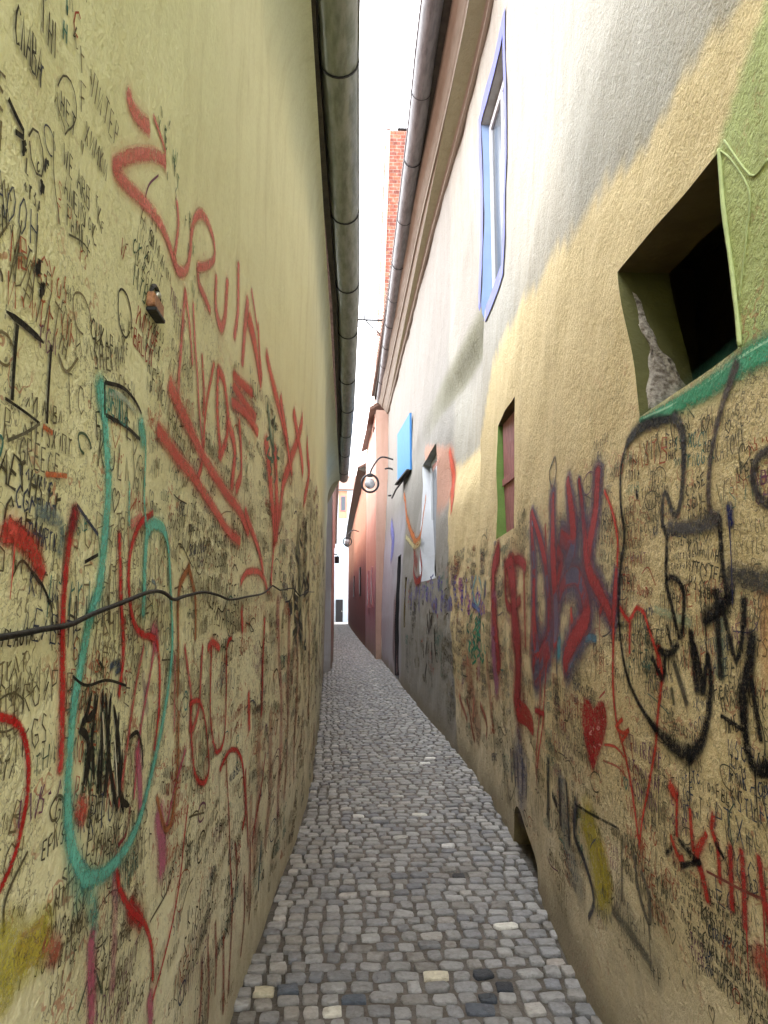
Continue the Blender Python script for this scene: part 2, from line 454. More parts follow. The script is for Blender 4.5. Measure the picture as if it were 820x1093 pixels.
FONT = {
 'A': [[(0,0),(.3,1),(.6,0)],[(.12,.4),(.5,.4)]], 'B': [[(0,0),(0,1),(.4,.95),(.45,.6),(.05,.52)],[(.05,.52),(.5,.45),(.5,.05),(0,0)]],
 'C': [[(.55,.85),(.3,1),(.05,.7),(.03,.3),(.25,0),(.55,.1)]], 'E': [[(.5,1),(0,1),(0,0),(.5,0)],[(0,.5),(.4,.5)]],
 'F': [[(.5,1),(0,1),(0,0)],[(0,.5),(.4,.5)]], 'G': [[(.55,.85),(.3,1),(.05,.7),(.03,.3),(.25,0),(.55,.15),(.55,.45),(.3,.45)]],
 'I': [[(.1,0),(.1,1)]], 'K': [[(0,0),(0,1)],[(.5,1),(.03,.45),(.5,0)]], 'L': [[(0,1),(0,0),(.45,0)]],
 'M': [[(0,0),(.05,1),(.35,.4),(.65,1),(.7,0)]], 'N': [[(0,0),(0,1),(.5,0),(.5,1)]], 'O': [[(.3,1),(.03,.7),(.05,.25),(.3,0),(.55,.25),(.55,.7),(.3,1)]],
 'R': [[(0,0),(0,1),(.4,.95),(.45,.6),(.05,.5),(.5,0)]], 'S': [[(.5,.9),(.2,1),(.03,.75),(.45,.35),(.4,.05),(0,.05)]],
 'T': [[(0,1),(.6,1)],[(.3,1),(.3,0)]], 'V': [[(0,1),(.28,0),(.55,1)]], 'W': [[(0,1),(.18,0),(.38,.7),(.55,0),(.75,1)]],
 'Y': [[(0,1),(.28,.5),(.55,1)],[(.28,.5),(.25,0)]], 'l': [[(0,0),(.22,1),(.42,0)]], 'p': [[(0,0),(0,1),(.5,1),(.5,0)]],
 'H': [[(0,0),(0,1)],[(.5,0),(.5,1)],[(0,.5),(.5,.5)]], 'i': [[(0,1),(0,0),(.5,1),(.5,0)]], 'X': [[(0,0),(.5,1)],[(0,1),(.5,0)]], 'P': [[(0,0),(0,1),(.45,.9),(.4,.55),(0,.5)]],
}
def word(pt, text, px_, py_, size, col, lw, rot=0, asp=.9, gap=.28):
    y, z = hit(px_, py_, pt.side)[0]
    d = 1 if pt.side < 0 else -1
    u = 0
    for ch in text:
        if ch == ' ': u += size * .5; continue
        g = FONT[ch]; w = max(p[0] for st in g for p in st)
        yy = y + d * u * math.cos(rot); zz = z + u * math.sin(rot) + random.uniform(-.05, .05) * size
        pt.local(yy, zz, g, size * random.uniform(.92, 1.08), col, lw, rot + random.uniform(-.08, .08), asp, k=.00081 + pt.k)
        u += (w * asp + gap) * size
INKS = [(.05, .043, .028)] * 5 + [(.10, .085, .05)] * 6 + [(.17, .14, .08)] * 6 + [(.04, .05, .09)] * 2 + [(.06, .10, .07), (.30, .05, .03), (.36, .10, .05), (.05, .16, .14), (.16, .06, .12)]
LET = [v for k_, v in FONT.items()]
def glyph():
    r = random.random
    if r() < .5:
        return [[(a + random.uniform(-.05, .05), b + random.uniform(-.06, .06)) for a, b in st] for st in random.choice(LET)]
    k = random.randrange(7)
    if k == 0: return [[(.05, r()*.4), (.2+r()*.2, .6+r()*.4), (.5, r()*.4)]]
    if k == 1: return [[(.1, 0), (.1+r()*.1, .9)], [(.15, .5+r()*.2), (.5, .3+r()*.6)]]
    if k == 2:
        a0 = r()*3; return [[(.27+.25*math.cos(a0+t), .4+.36*math.sin(a0+t)) for t in np.linspace(0, 4+r()*2.2, 7)]]
    if k == 3: return [[(0, .3+r()*.3), (.15, .7), (.25, .1), (.4, .65), (.55, .2)]]
    if k == 4: return [[(.3, 1), (.1, .6), (.35, .45), (.3, .05), (.05, .1)]]
    if k == 5: return [[(.05, .9), (.25, .85), (.5, .95)], [(.27, .9), (.2, .4), (.25, 0)]]
    return [[(r()*.5, r()) for _ in range(3)]]
def scribbles(pt, y0, y1, zlo, zhi, n, smin, smax, lw0):
    d = 1 if pt.side < 0 else -1
    for _ in range(n):
        y = y0 + (y1 - y0) * random.random() ; z = zlo + (zhi(y) - zlo) * random.random() ** .92
        size = random.uniform(smin, smax) * random.choice((.7, .8, 1, 1, 1.5)); ink = random.choice(INKS); lw = lw0 * random.uniform(.7, 1.5)
        kind = random.random(); rot = random.gauss(0, .13)
        if kind < .80:
            rows = random.choice((1, 1, 1, 2, 2, 3)); ln = random.randint(3, 9)
            for q in range(rows):
                for i in range(ln - random.randint(0, 2)):
                    u = i * size * .72; v = -q * size * 1.35
                    yy = y + d * (u * math.cos(rot) - v * math.sin(rot)); zz = z + u * math.sin(rot) + v * math.cos(rot)
                    if zz < .05 or zz > zhi(yy) + .15 or skip(pt, yy, zz): continue
                    pt.local(yy, zz, glyph(), size, ink, lw, rot + random.gauss(0, .1), random.uniform(.7, 1.1))
        elif kind < .92:
            if skip(pt, y, z) or z < .2: continue
            a = random.uniform(1.0, 2.0)           # rings drawn round a name, hearts, loose lines
            st = [[(a*math.cos(t)*(1+.1*math.sin(3*t)), math.sin(t)) for t in np.linspace(0, random.uniform(4.5, 6.4), 14)]] if random.random() < .55 else \
                 [[(0, -.9), (-.8, .2), (-.75, .8), (-.35, 1), (0, .5), (.35, 1), (.8, .75), (.75, .2), (0, -.9)]]
            pt.local(y, z, [catmull(np.array(s_, float), .25).tolist() for s_ in st], size * random.uniform(.5, 1.0), ink, lw, rot)
        else:
            if skip(pt, y, z) or z < .3: continue
            pt.local(y, z, [catmull(np.array([(0, 0), (random.uniform(1, 3), random.uniform(-1, 1)), (random.uniform(3, 5), random.uniform(-2, 2))]), .4).tolist()], size, ink, lw * 1.3, rot + random.choice((0, 0, 1.5)))
def skip(pt, y, z):
    if pt.side < 0 and y < 1.45 and z > 2.10: return random.random() < .75
    if pt.side > 0:
        for (a, b, c, e) in [(1.55, 2.75, 2.05, 3.1), (5.0, 6.1, 2.0, 3.15)]:
            if a < y < b and c < z < e: return True
    return False

# ================================================================== GROUND AND PATH
o = MB().quad((-600, -600, -.06), (600, -600, -.06), (600, 900, -.06), (-600, 900, -.06)).build('ground', M['ground']); tag(o, kind='structure')
def left_base(y):
    return float(XL(y, 0.0, 0)) if y < 18 else float(np.interp(y, [18, 22, 40, 72, 80], [-.40, -.40, -.72, -1.25, -1.3]))
def right_base(y): return float(XR(y, 0.0, 0))
def build_path():
    V, F, Cc = [], [], []
    # joints: sand and dirt between the stones
    ys = np.concatenate([np.arange(-2.5, 12, .1), np.arange(12, 78, .5)])
    nx = 15
    for y in ys:
        a, b = left_base(y) - .12, right_base(y) + .14
        if y > 22: b += .3; a -= .3
        for i in range(nx):
            u = i / (nx - 1); x = a + (b - a) * u
            V.append((x, y, -.009 + .004 * math.sin(9*x + 5*y) * math.sin(7*y))); g = .8 + .35 * random.random()
            edge = min(abs(u - .1), abs(u - .9)) < .06
            cbase = (.13, .11, .09) if not edge else (.10, .085, .065)
            Cc.append((cbase[0]*g, cbase[1]*g, cbase[2]*g, 1))
    for j in range(len(ys) - 1):
        for i in range(nx - 1):
            a = j*nx + i; F.append((a, a+1, a+1+nx, a+nx))
    tones = [(.30,.295,.29)]*6 + [(.35,.345,.335)]*5 + [(.265,.265,.27)]*4 + [(.285,.27,.25)]*3 + [(.22,.225,.24)] + [(.42,.40,.37)]
    # painted stones: ground positions and colours of the stones that stand out
    marks = []
    for px_, py_, c in [(538,986,(.78,.76,.68)), (460,1035,(.74,.68,.52)), (282,1056,(.62,.56,.40)), (348,1069,(.80,.77,.66)), (452,814,(.75,.74,.70)), (466,809,(.75,.74,.70)),
                        (483,903,(.75,.74,.72)), (378,870,(.70,.69,.66)), (447,868,(.70,.69,.64)), (525,1032,(.035,.04,.05)), (531,1050,(.03,.035,.045)), (534,1068,(.05,.06,.075)),
                        (430,733,(.6,.6,.58)), (402,731,(.6,.6,.58)), (370,1060,(.10,.12,.15)), (322,1050,(.12,.14,.17)), (500,1070,(.11,.125,.15)), (494,930,(.05,.05,.055)), (594,1028,(.42,.38,.34))]:
        v = ray(px_, py_)
        t_ = -1.55 / v[2]; marks.append((v[0]*t_, t_, c))
    used = set()
    y = -2.4; row = 0
    while y < 76:
        dep = random.uniform(.080, .101) if y < 14 else .11
        a, b = left_base(y) - .02, right_base(y) + .02
        far = y > 13; vfar = y > 26
        x = a + random.uniform(0, .05)
        wob = random.uniform(0, 6)
        col_n = 0
        while x < b - .04:
            w = random.uniform(.075, .128) if random.random() > .12 else random.uniform(.055, .075)
            if x < a + .28: w = random.uniform(.075, .10)
            if x + w > b + .03: w = max(.05, b - x)
            cx = x + w/2; u = (cx - a) / max(.2, b - a)
            cy = y + dep/2 + .030 * math.sin(math.pi * u) + random.uniform(-.009, .009) + .012 * math.sin(cx*5 + row*.35)
            base = random.choice(tones); g = random.uniform(.82, 1.18)
            c = tuple(v_ * g for v_ in base)
            if u < .2: c = tuple(v_ * 1.0 + .025 * k for v_, k in zip(c, (1.2, 1, .6)))
            hw, hd = w/2 - random.uniform(.004, .009), dep/2 - random.uniform(.004, .010)
            for q, (mx, my, mc) in enumerate(marks):
                if q not in used and abs(cx - mx) < w*.6 and abs(cy - my) < dep*.7:
                    c = mc; used.add(q); hw += .004; break
            hw = max(hw, .018); hd = max(hd, .018)
            x += w; col_n += 1
            # a crown: the paving is a shallow channel
            zc = -.004 + .010 * abs(2*u - 1)**2 + random.uniform(-.004, .005)
            rot = random.gauss(0, .07); tx, ty = random.gauss(0, .03), random.gauss(0, .03)
            n = 6 if vfar else (8 if far else 12)
            e = random.uniform(.28, .5)
            rings = ((1, -.018), (.965, .002), (.86, .005)) if not far else ((1, -.012), (.88, .005))
            ph = [(abs(math.cos(2*math.pi*k/n))**e * (1 if math.cos(2*math.pi*k/n) > 0 else -1), abs(math.sin(2*math.pi*k/n))**e * (1 if math.sin(2*math.pi*k/n) > 0 else -1)) for k in range(n)]
            jit = [random.uniform(.88, 1.06) for _ in range(n)]
            s0 = len(V)
            for rs, rz in rings:
                for k in range(n):
                    lx, ly = ph[k][0]*hw*rs*jit[k], ph[k][1]*hd*rs*jit[k]
                    V.append((cx + lx*math.cos(rot) - ly*math.sin(rot), cy + lx*math.sin(rot) + ly*math.cos(rot), zc + rz + lx*tx + ly*ty))
                    gg = .62 if rz < 0 else random.uniform(.92, 1.06)
                    Cc.append((c[0]*gg, c[1]*gg, c[2]*gg, 1))
            V.append((cx, cy, zc + rings[-1][1] + .0006)); Cc.append((*c, 1))
            m = len(rings)
            for r_ in range(m - 1):
                for k in range(n):
                    A = s0 + r_*n + k; B = s0 + r_*n + (k+1) % n
                    F.append((A, B, B + n, A + n))
            top = s0 + (m-1)*n
            for k in range(n): F.append((top + k, top + (k+1) % n, s0 + m*n))
        y += dep; row += 1
    o = raw_mesh('path', V, F, M['cobble'], col=Cc, smooth=True)
    tag(o, kind='structure')
build_path()

# ================================================================== LONG HOUSE WALLS
def wall_arrays(ys, zs, X, side, holes, colour, warp=None):
    U, W = np.meshgrid(ys, zs, indexing='ij')
    Y, Z = (U, W) if warp is None else warp(U, W)
    Xx = X(Y, Z)
    V = np.stack([Xx, Y, Z], 2)
    nu, nz = U.shape
    i, j = np.meshgrid(np.arange(nu - 1), np.arange(nz - 1), indexing='ij')
    keep = np.ones(i.shape, bool)
    cu = (ys[:-1] + ys[1:]) / 2; cz = (zs[:-1] + zs[1:]) / 2
    loops = []
    for (a, b, c, d) in holes:
        inside = ((cu > a) & (cu < b))[:, None] & ((cz > c) & (cz < d))[None, :]
        keep &= ~inside
        iu = np.where((ys >= a - 1e-6) & (ys <= b + 1e-6))[0]; iz = np.where((zs >= c - 1e-6) & (zs <= d + 1e-6))[0]
        loops.append(dict(bottom=V[iu, iz[0]], top=V[iu, iz[-1]], near=V[iu[0], iz], far=V[iu[-1], iz]))
    idx = (i * nz + j)[keep]
    F = np.stack([idx, idx + nz, idx + nz + 1, idx + 1], 1)
    if side < 0: F = F[:, ::-1]
    return V.reshape(-1, 3), F, colour(Y.ravel(), Z.ravel()), loops
def build_wall(name, side, arr, paint, base_mat, parent, extra=None):
    V, F, Cc = [arr[0]], [arr[1]], [arr[2]]
    MI = [np.zeros(len(arr[1]), int)]
    n = len(arr[0])
    if extra:                                     # plain quads closing the ends and back of the building
        for q, c in extra:
            V.append(np.array(q, float)); F.append(np.array([[n, n+1, n+2, n+3]])); Cc.append(np.array([(*c, 0)] * 4, float)); MI.append(np.zeros(1, int)); n += 4
    if paint.V:
        for v, c, f, m in zip(paint.V, paint.Cc, paint.F, paint.M):
            V.append(v); Cc.append(c); MI.append(m)
        F.append(np.vstack(paint.F) + n)
    V = np.vstack(V); F = np.vstack(F); Cc = np.vstack(Cc); MI = np.concatenate(MI)
    l = world_loc(parent); V = V - np.array(l)
    me = bpy.data.meshes.new(name)
    me.vertices.add(len(V)); me.vertices.foreach_set('co', V.astype(np.float32).ravel())
    me.loops.add(len(F) * 4); me.loops.foreach_set('vertex_index', F.astype(np.int32).ravel())
    me.polygons.add(len(F)); me.polygons.foreach_set('loop_start', np.arange(0, len(F)*4, 4, dtype=np.int32))
    me.polygons.foreach_set('loop_total', np.full(len(F), 4, np.int32)) if hasattr(me.polygons[0], 'loop_total') and False else None
    me.update(calc_edges=True)
    for m in (base_mat, M['marker'], M['spray']): me.materials.append(m)
    me.polygons.foreach_set('material_index', MI.astype(np.int32))
    me.polygons.foreach_set('use_smooth', np.ones(len(F), bool))
    a = me.color_attributes.new('Col', 'FLOAT_COLOR', 'POINT'); a.data.foreach_set('color', Cc.astype(np.float32).ravel())
    me.update(); me.validate()
    o = bpy.data.objects.new(name, me); C.objects.link(o); o.parent = parent
    return o
def steps(a, b, f):
    out = [a]
    while out[-1] < b - 1e-6: out.append(min(b, out[-1] + f(out[-1])))
    return out
def merge(vals, must, tol=.008):
    v = [x for x in vals if all(abs(x - m) > tol for m in must)]
    return np.array(sorted(v + list(must)))
def mixc(a, b, t): return np.asarray(a)[None, :] * (1 - t[:, None]) + np.asarray(b)[None, :] * t[:, None] if np.ndim(a) == 1 else a * (1 - t[:, None]) + np.asarray(b)[None, :] * t[:, None]
def wob(y, z, s=0): return .5*np.sin(3.1*y + 1.7*z + s) + .3*np.sin(7.3*z - 4.4*y + 2*s) + .2*np.sin(15*y + 11*z + s)

# ---- left: yellow-green rendered house
def left_colour(y, z):
    top = (.73, .735, .50); mid = (.76, .74, .50); low = (.75, .71, .52)
    c = mixc(top, mid, 1 - sstep(2.3, 3.2, z + .1*wob(y, z)))
    c = mixc(c, low, 1 - sstep(.2, 1.5, z + .2*wob(y, z, 2)))
    dens = (1 - sstep(2.15, 2.75, z + .16*wob(y, z, 1))) * (.45 + .55*sstep(.3, .9, z)) * sstep(.2, 1.0, y + 3)
    dens = dens * (1 - .7*sstep(1.95, 2.2, z)*(1 - sstep(1.6, 2.2, y)))
    # eave shade painted in as a darker green band along the top
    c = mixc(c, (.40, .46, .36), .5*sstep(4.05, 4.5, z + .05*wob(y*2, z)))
    c = mixc(c, (.42, .30, .25), .5*sstep(12, 16, y) * (1 - sstep(1.6, 2.6, z)))
    return np.concatenate([c, dens[:, None]], 1)
green = empty('rendered_house', (-.6, 4, 0), 'long yellow-green rendered house on the left covered in handwritten scribbles', 'house')
ysL = np.array(steps(-2.6, .5, lambda v: .12) + steps(.53, 18.0, lambda v: .03 if v < 3 else .03*(v/3)**1.2)); ysL = np.unique(np.round(ysL, 5))
zsL = np.unique(np.round(np.array(steps(-.05, 3.0, lambda v: .045) + steps(3.06, 4.1, lambda v: .07) + steps(4.13, LTOP, lambda v: .028)), 5))
PL = Paint(-1)

RED = (.55, .08, .065); PINKR = (.66, .20, .19); DRED = (.46, .03, .03); TEAL = (.15, .50, .44); BLK = (.008, .007, .007); BRN = (.36, .14, .06); PNK = (.52, .16, .26)
def wide(w, f): return [x*f for x in w] if isinstance(w, list) else w*f
def S(pts, w, col=RED, soft=True, alpha=.88, taper=False, P=None): (P or PL).px(pts, wide(w, .76 if soft else 1.1), col, soft, alpha, taper)
# background writing first
zlim = lambda y: 2.45 + .18*math.sin(2.3*y) + .1*math.sin(5.1*y)
scribbles(PL, .55, 1.25, .5, lambda y: 2.45 + .1*math.sin(9*y), 150, .028, .045, .0034)
scribbles(PL, 1.2, 2.2, .15, lambda y: 2.2 + .2*math.sin(5*y), 230, .028, .050, .0034)
scribbles(PL, 2.1, 3.6, .1, zlim, 230, .034, .058, .0046)
scribbles(PL, 3.5, 6.5, .1, zlim, 300, .04, .08, .0065)
scribbles(PL, 6.0, 13, .1, lambda y: 2.5, 200, .06, .12, .011)
# large faded washes
S([(0,1010),(20,1020),(45,1000)], .10, (.52,.47,.07), alpha=.55); S([(5,1040),(8,1070)], .06, (.50,.45,.07), alpha=.45)
S([(20,1018),(38,1008),(58,1018)], .05, (.40,.12,.08), alpha=.6)
S([(90,950),(98,985),(96,1015)], .05, TEAL, alpha=.4); S([(75,850),(70,900),(80,960)], .07, TEAL, alpha=.22)
for a_, b_ in [((296,640),(296,870)),((306,650),(303,850)),((316,640),(313,830)),((322,660),(320,800)),((330,640),(328,760)),((288,760),(284,900)),((275,790),(271,930)),((268,850),(262,960))]:
    S([a_, ((a_[0]+b_[0])/2+2, (a_[1]+b_[1])/2), b_], random.uniform(.05,.12), random.choice([(.42,.13,.09),(.40,.16,.12),(.38,.20,.12),(.45,.12,.12)]), alpha=.42)
for a_, b_ in [((215,1025),(211,1093)),((230,985),(229,1060)),((222,1000),(220,1090)),((245,950),(241,1060)),((258,935),(254,1020)),((237,1000),(236,1080)),((250,900),(249,940)),((268,900),(262,985))]:
    S([a_, ((a_[0]+b_[0])/2+1, (a_[1]+b_[1])/2), b_], .035, (.30,.07,.05), alpha=.6)
S([(95,1000),(96,1040),(97,1093)], .045, (.50,.14,.22), alpha=.75); S([(160,1063),(162,1093)], .05, (.50,.14,.22), alpha=.7); S([(118,930),(120,980),(119,1060)], .035, (.48,.18,.24), alpha=.4)
S([(170,868),(173,895),(174,928)], .085, PNK, alpha=.75); S([(143,800),(147,830),(149,860)], .045, PNK, alpha=.8); S([(160,672),(166,690)], .05, (.52,.18,.24), alpha=.8)
S([(76,862),(84,868)], .05, RED, alpha=.6); S([(135,560),(148,552)], .03, PINKR, alpha=.6)
S([(316,575),(320,640),(322,700)], .20, (.09,.11,.08), alpha=.50); S([(326,560),(327,640)], .16, (.13,.14,.10), alpha=.35)
S([(284,432),(288,470),(292,505)], .07, (.10,.20,.15), alpha=.6); S([(32,545),(60,560),(58,590)], .03, (.18,.24,.26), alpha=.5); S([(150,720),(155,760)], .03, (.30,.20,.28), alpha=.4)
# pink-red zigzag lettering high on the wall
for w, pts in [(.040, [(135,100),(139,114),(147,127),(157,136)]), (.016, [(162,124),(169,142),(176,162),(175,180)]), (.034, [(176,172),(162,165),(145,165),(132,170),(124,178)]),
               (.036, [(124,178),(132,192),(147,209),(163,230),(174,252),(181,272),(186,286)]), (.034, [(183,276),(189,290),(198,288),(202,270),(204,246),(209,230),(216,229),(223,240),(229,260),(229,276),(221,284),(211,285)]),
               (.030, [(211,285),(213,302),(220,316),(226,332)]), (.026, [(189,215),(190,238),(186,262),(183,276)]), (.030, [(197,310),(194,345),(190,395),(189,425)]), (.028, [(197,312),(202,345),(205,388)]),
               (.030, [(207,325),(210,380),(214,430),(219,480),(212,512)]), (.05, [(232,296),(232,330),(238,350),(243,335),(245,300)]), (.045, [(253,282),(254,330),(251,360)]), (.06, [(262,320),(260,350),(259,388)]),
               (.09, [(263,340),(272,380),(277,408)]), (.07, [(274,348),(278,402)]), (.08, [(285,378),(295,430),(306,475)]), (.030, [(218,380),(221,420),(220,442)]), (.030, [(230,388),(224,430),(218,490),(212,510)]),
               (.045, [(234,395),(234,440),(236,480),(235,489),(242,470),(244,440),(240,405),(234,395)]), (.05, [(250,400),(262,412),(268,420)]), (.05, [(250,412),(262,430),(272,446)]), (.05, [(248,430),(262,440),(275,462)]),
               (.055, [(180,410),(192,435),(210,470),(232,510),(255,545),(266,568)]), (.048, [(169,458),(185,478),(207,508),(228,540),(243,565),(257,578)]), (.06, [(255,450),(258,500),(252,522)]), (.06, [(244,450),(250,480),(248,520)]),
               (.10, [(282,470),(287,530),(291,575)]), (.13, [(291,480),(292,530),(292,575)]), (.10, [(291,573),(300,520),(314,480),(322,445)]), (.09, [(313,440),(318,472),(322,505)]), (.12, [(328,470),(330,510),(324,535)]),
               (.05, [(291,540),(290,590),(288,622)]), (.05, [(262,545),(275,585),(280,612)]), (.09, [(298,425),(305,470),(311,505)]), (.035, [(266,310),(272,350)]),
               (.035, [(258,622),(264,611),(274,610),(281,618),(284,632)])]:
    S(pts, w, PINKR if pts[0][1] < 330 else (.64, .14, .12), alpha=.80)
S([(75,545),(68,590),(63,640),(60,700),(58,760),(57,822)], .026, DRED); S([(77,545),(72,565)], .04, (.20,.03,.04), alpha=.7)
S([(-6,568),(15,575),(28,590),(38,612)], .036, (.45,.05,.04)); S([(-6,765),(12,772),(22,798),(24,845),(17,900),(8,932),(-3,956)], .015, (.42,.02,.02), alpha=.95)
S([(122,570),(123,640),(126,700),(122,742)], .020, DRED); S([(162,548),(145,560),(133,590),(131,630),(137,665),(150,678),(164,682),(168,710),(168,760),(165,800)], .020, DRED)
S([(165,672),(158,720),(145,790),(139,852)], .018, (.46,.10,.14)); S([(150,690),(140,740),(130,800),(120,860)], .018, (.40,.09,.08))
S([(207,605),(196,630),(192,680),(190,742)], .030, BRN); S([(206,604),(212,640),(212,682)], .028, BRN); S([(200,690),(205,740),(202,780),(212,755),(220,690)], .026, (.44,.08,.07))
S([(225,692),(229,685),(235,692)], .03); S([(228,690),(227,760),(230,795),(234,803),(242,788),(244,740),(243,690),(248,681)], .020, DRED); S([(203,752),(213,748),(221,780),(222,820),(215,836),(207,828),(203,790),(204,752)], .020, (.42,.04,.035))
S([(236,822),(250,800),(258,810),(262,860),(258,885)], .022, DRED); S([(245,812),(244,900),(244,955)], .018, (.38,.07,.05)); S([(280,660),(279,700),(278,762)], .045, (.44,.06,.05)); S([(259,650),(260,672)], .05); S([(265,740),(265,778)], .05)
S([(262,822),(264,902)], .03, (.38,.06,.05)); S([(283,805),(277,850),(270,900)], .03, (.38,.06,.05)); S([(191,760),(188,830),(182,880)], .022, BRN); S([(197,800),(186,840),(178,880)], .016, (.44,.08,.14)); S([(168,850),(176,885),(184,870),(190,800)], .020, BRN); S([(186,700),(186,780)], .03, (.46,.12,.12), alpha=.6)
S([(200,860),(192,930),(183,980),(172,1030),(163,1067)], .014, DRED); S([(118,912),(124,948),(137,972),(154,986),(162,1010),(163,1045)], .020, DRED); S([(135,968),(150,984)], .05, (.42,.03,.03), alpha=.7)
S([(280,898),(276,950)], .03, (.06,.16,.24), alpha=.75); S([(0,562),(8,566)], .03, RED)
# teal outline with the lettered bar on top
S([(103,408),(105,432)], .05, TEAL, alpha=.8); S([(150,452),(153,470)], .055, TEAL, alpha=.75)
S([(105,410),(108,470),(110,520),(108,560),(103,620),(92,660),(80,710),(70,760),(66,820),(66,870),(72,912),(84,938)], .036, TEAL, alpha=.82)
S([(84,938),(104,934),(128,908),(150,868),(167,805),(177,740),(184,680),(184,620),(179,575),(169,560),(156,564),(150,600),(148,655)], .034, TEAL, alpha=.82)
S([(152,455),(155,480),(152,530),(153,562)], .022, TEAL, alpha=.6); S([(133,515),(132,560)], .018, TEAL, alpha=.6)
for pts in [[(108,408),(130,414),(145,429),(151,442)], [(108,443),(130,455),(148,469)], [(108,408),(107,443)]]: S(pts, .0075, BLK, soft=False)
S([(112,418),(128,424),(144,440)], .020, (.45,.52,.46), alpha=.5)
word(PL, 'SEVILLA', 110, 438, .044, (.05,.20,.18), .0055, -.02, .72, .10)
# writing that can be read
word(PL, 'ClABA', 3, 42, .052, (.045,.04,.03), .0046, 0, .48, .10); word(PL, 'HET', 62, 118, .034, (.05,.045,.03), .0038)
S([(58,92),(66,80),(76,88),(82,112),(80,132),(70,140),(66,145),(67,134),(59,118),(57,98)], .0032, (.08,.07,.045), soft=False)
word(PL, 'WE ARE', 64, 175, .036, (.06,.055,.035), .0040, -.02, .8, .18); word(PL, 'AlIENS', 64, 208, .036, (.06,.055,.035), .0040, -.02, .75, .16); word(PL, 'FAMILY', 66, 240, .036, (.06,.055,.035), .0040, -.02, .75, .16)
word(PL, 'piTEP', 98, 103, .046, (.14,.12,.08), .0038, -.03, .7, .3); word(PL, 'XiMKi', 92, 150, .036, (.12,.10,.07), .0038, -.03, .7, .3); word(PL, 'GREECE', 12, 492, .036, (.10,.09,.06), .0036, 0, .8, .25); word(PL, 'VAN', 158, 450, .030, (.40,.06,.03), .0045)
for pts in [[(52,140),(51,190),(57,240)], [(68,250),(85,258),(94,270)], [(30,240),(28,265),(24,320)], [(12,235),(7,270),(5,300)]]: S(pts, .0032, (.09,.08,.05), soft=False)
word(PL, 'THI', 36, 30, .054, (.06,.05,.035), .0044, 0, .5, .25)
S([(-4,332),(18,348),(39,366)], .0085, BLK, soft=False, taper=True); S([(9,346),(7,380),(5,427)], .0085, BLK, soft=False); S([(48,368),(46,410),(44,452)], .0075, BLK, soft=False); S([(-3,425),(20,440),(36,452)], .004, BLK, soft=False); S([(36,452),(20,462),(0,470)], .0045, (.10,.09,.06), soft=False)
S([(87,600),(101,592)], .006, BLK, soft=False); S([(-3,105),(8,128),(18,148),(5,140)], .007, BLK, soft=False); S([(20,145),(27,135),(35,150),(38,178),(33,190),(24,175),(21,150)], .0035, (.07,.06,.04), soft=False)
S([(40,455),(50,462)], .010, (.50,.13,.05), soft=True); S([(42,506),(66,508)], .010, (.50,.13,.05), soft=True)
for cx, cy, r_ in [(30,285,1), (35,310,1), (36,200,.7), (42,175,.7), (15,160,.6)]:
    for _ in range(4): S([(cx+random.uniform(-3,3), cy+random.uniform(-9,9)) for _ in range(3)], .0065, BLK, soft=False)
# dense black tangle inside the teal loop
for pts in [[(92,738),(84,768),(77,778),(88,790),(83,838)], [(96,742),(92,790),(85,840)], [(104,735),(103,800),(101,850)], [(107,740),(110,800),(106,852)], [(113,740),(110,800),(117,862)], [(116,752),(122,800),(118,868)], [(122,760),(118,820),(126,868)], [(92,790),(94,832)], [(125,800),(122,850),(133,860)], [(100,800),(98,848)], [(112,790),(104,850)], [(84,770),(95,760),(99,742)]]:
    S(pts, random.uniform(.010, .016), BLK, soft=False, taper=True)
for pts in [[(104,760),(106,800)], [(117,790),(119,850)]]: S(pts, .006, (.55,.52,.42), soft=False)
S([(133,788),(142,781),(148,795),(151,820)], .009, BLK, soft=False); S([(134,862),(130,890),(121,902)], .014, (.20,.02,.03)); S([(70,722),(85,732),(108,726),(130,732)], .005, BLK, soft=False); S([(112,712),(120,706),(124,712),(118,718)], .016, (.05,.07,.11), alpha=.9); S([(100,706),(106,716),(104,724)], .006, BLK, soft=False)
S([(158,620),(164,624),(160,634)], .013, (.09,.14,.19), alpha=.8); S([(25,610),(38,625),(47,645)], .0055, BLK, soft=False)
for _ in range(26):
    x_ = random.uniform(305, 330); y_ = random.uniform(560, 690); S([(x_, y_), (x_+random.uniform(-3,3), y_+random.uniform(4,12)), (x_+random.uniform(-4,4), y_+random.uniform(8,22))], random.uniform(.02,.045), (.05,.055,.05), soft=False)
for _ in range(12):
    x_ = random.uniform(282, 296); y_ = random.uniform(430, 510); S([(x_, y_), (x_+random.uniform(-3,3), y_+random.uniform(4,10)), (x_+random.uniform(-3,3), y_+random.uniform(8,18))], .016, (.07,.13,.09), soft=False)
for _ in range(26):                       # green and black names climbing along the red zigzag
    t_ = random.random(); x_ = 168 + 45*t_ + random.uniform(-8,8); y_ = 120 + 210*t_ + random.uniform(-14,14)
    y0_, z0_ = hit(x_, y_, -1)[0]; PL.local(y0_, z0_, glyph(), .035, random.choice([(.12,.20,.11),(.08,.10,.07),(.15,.17,.10)]), .0045)

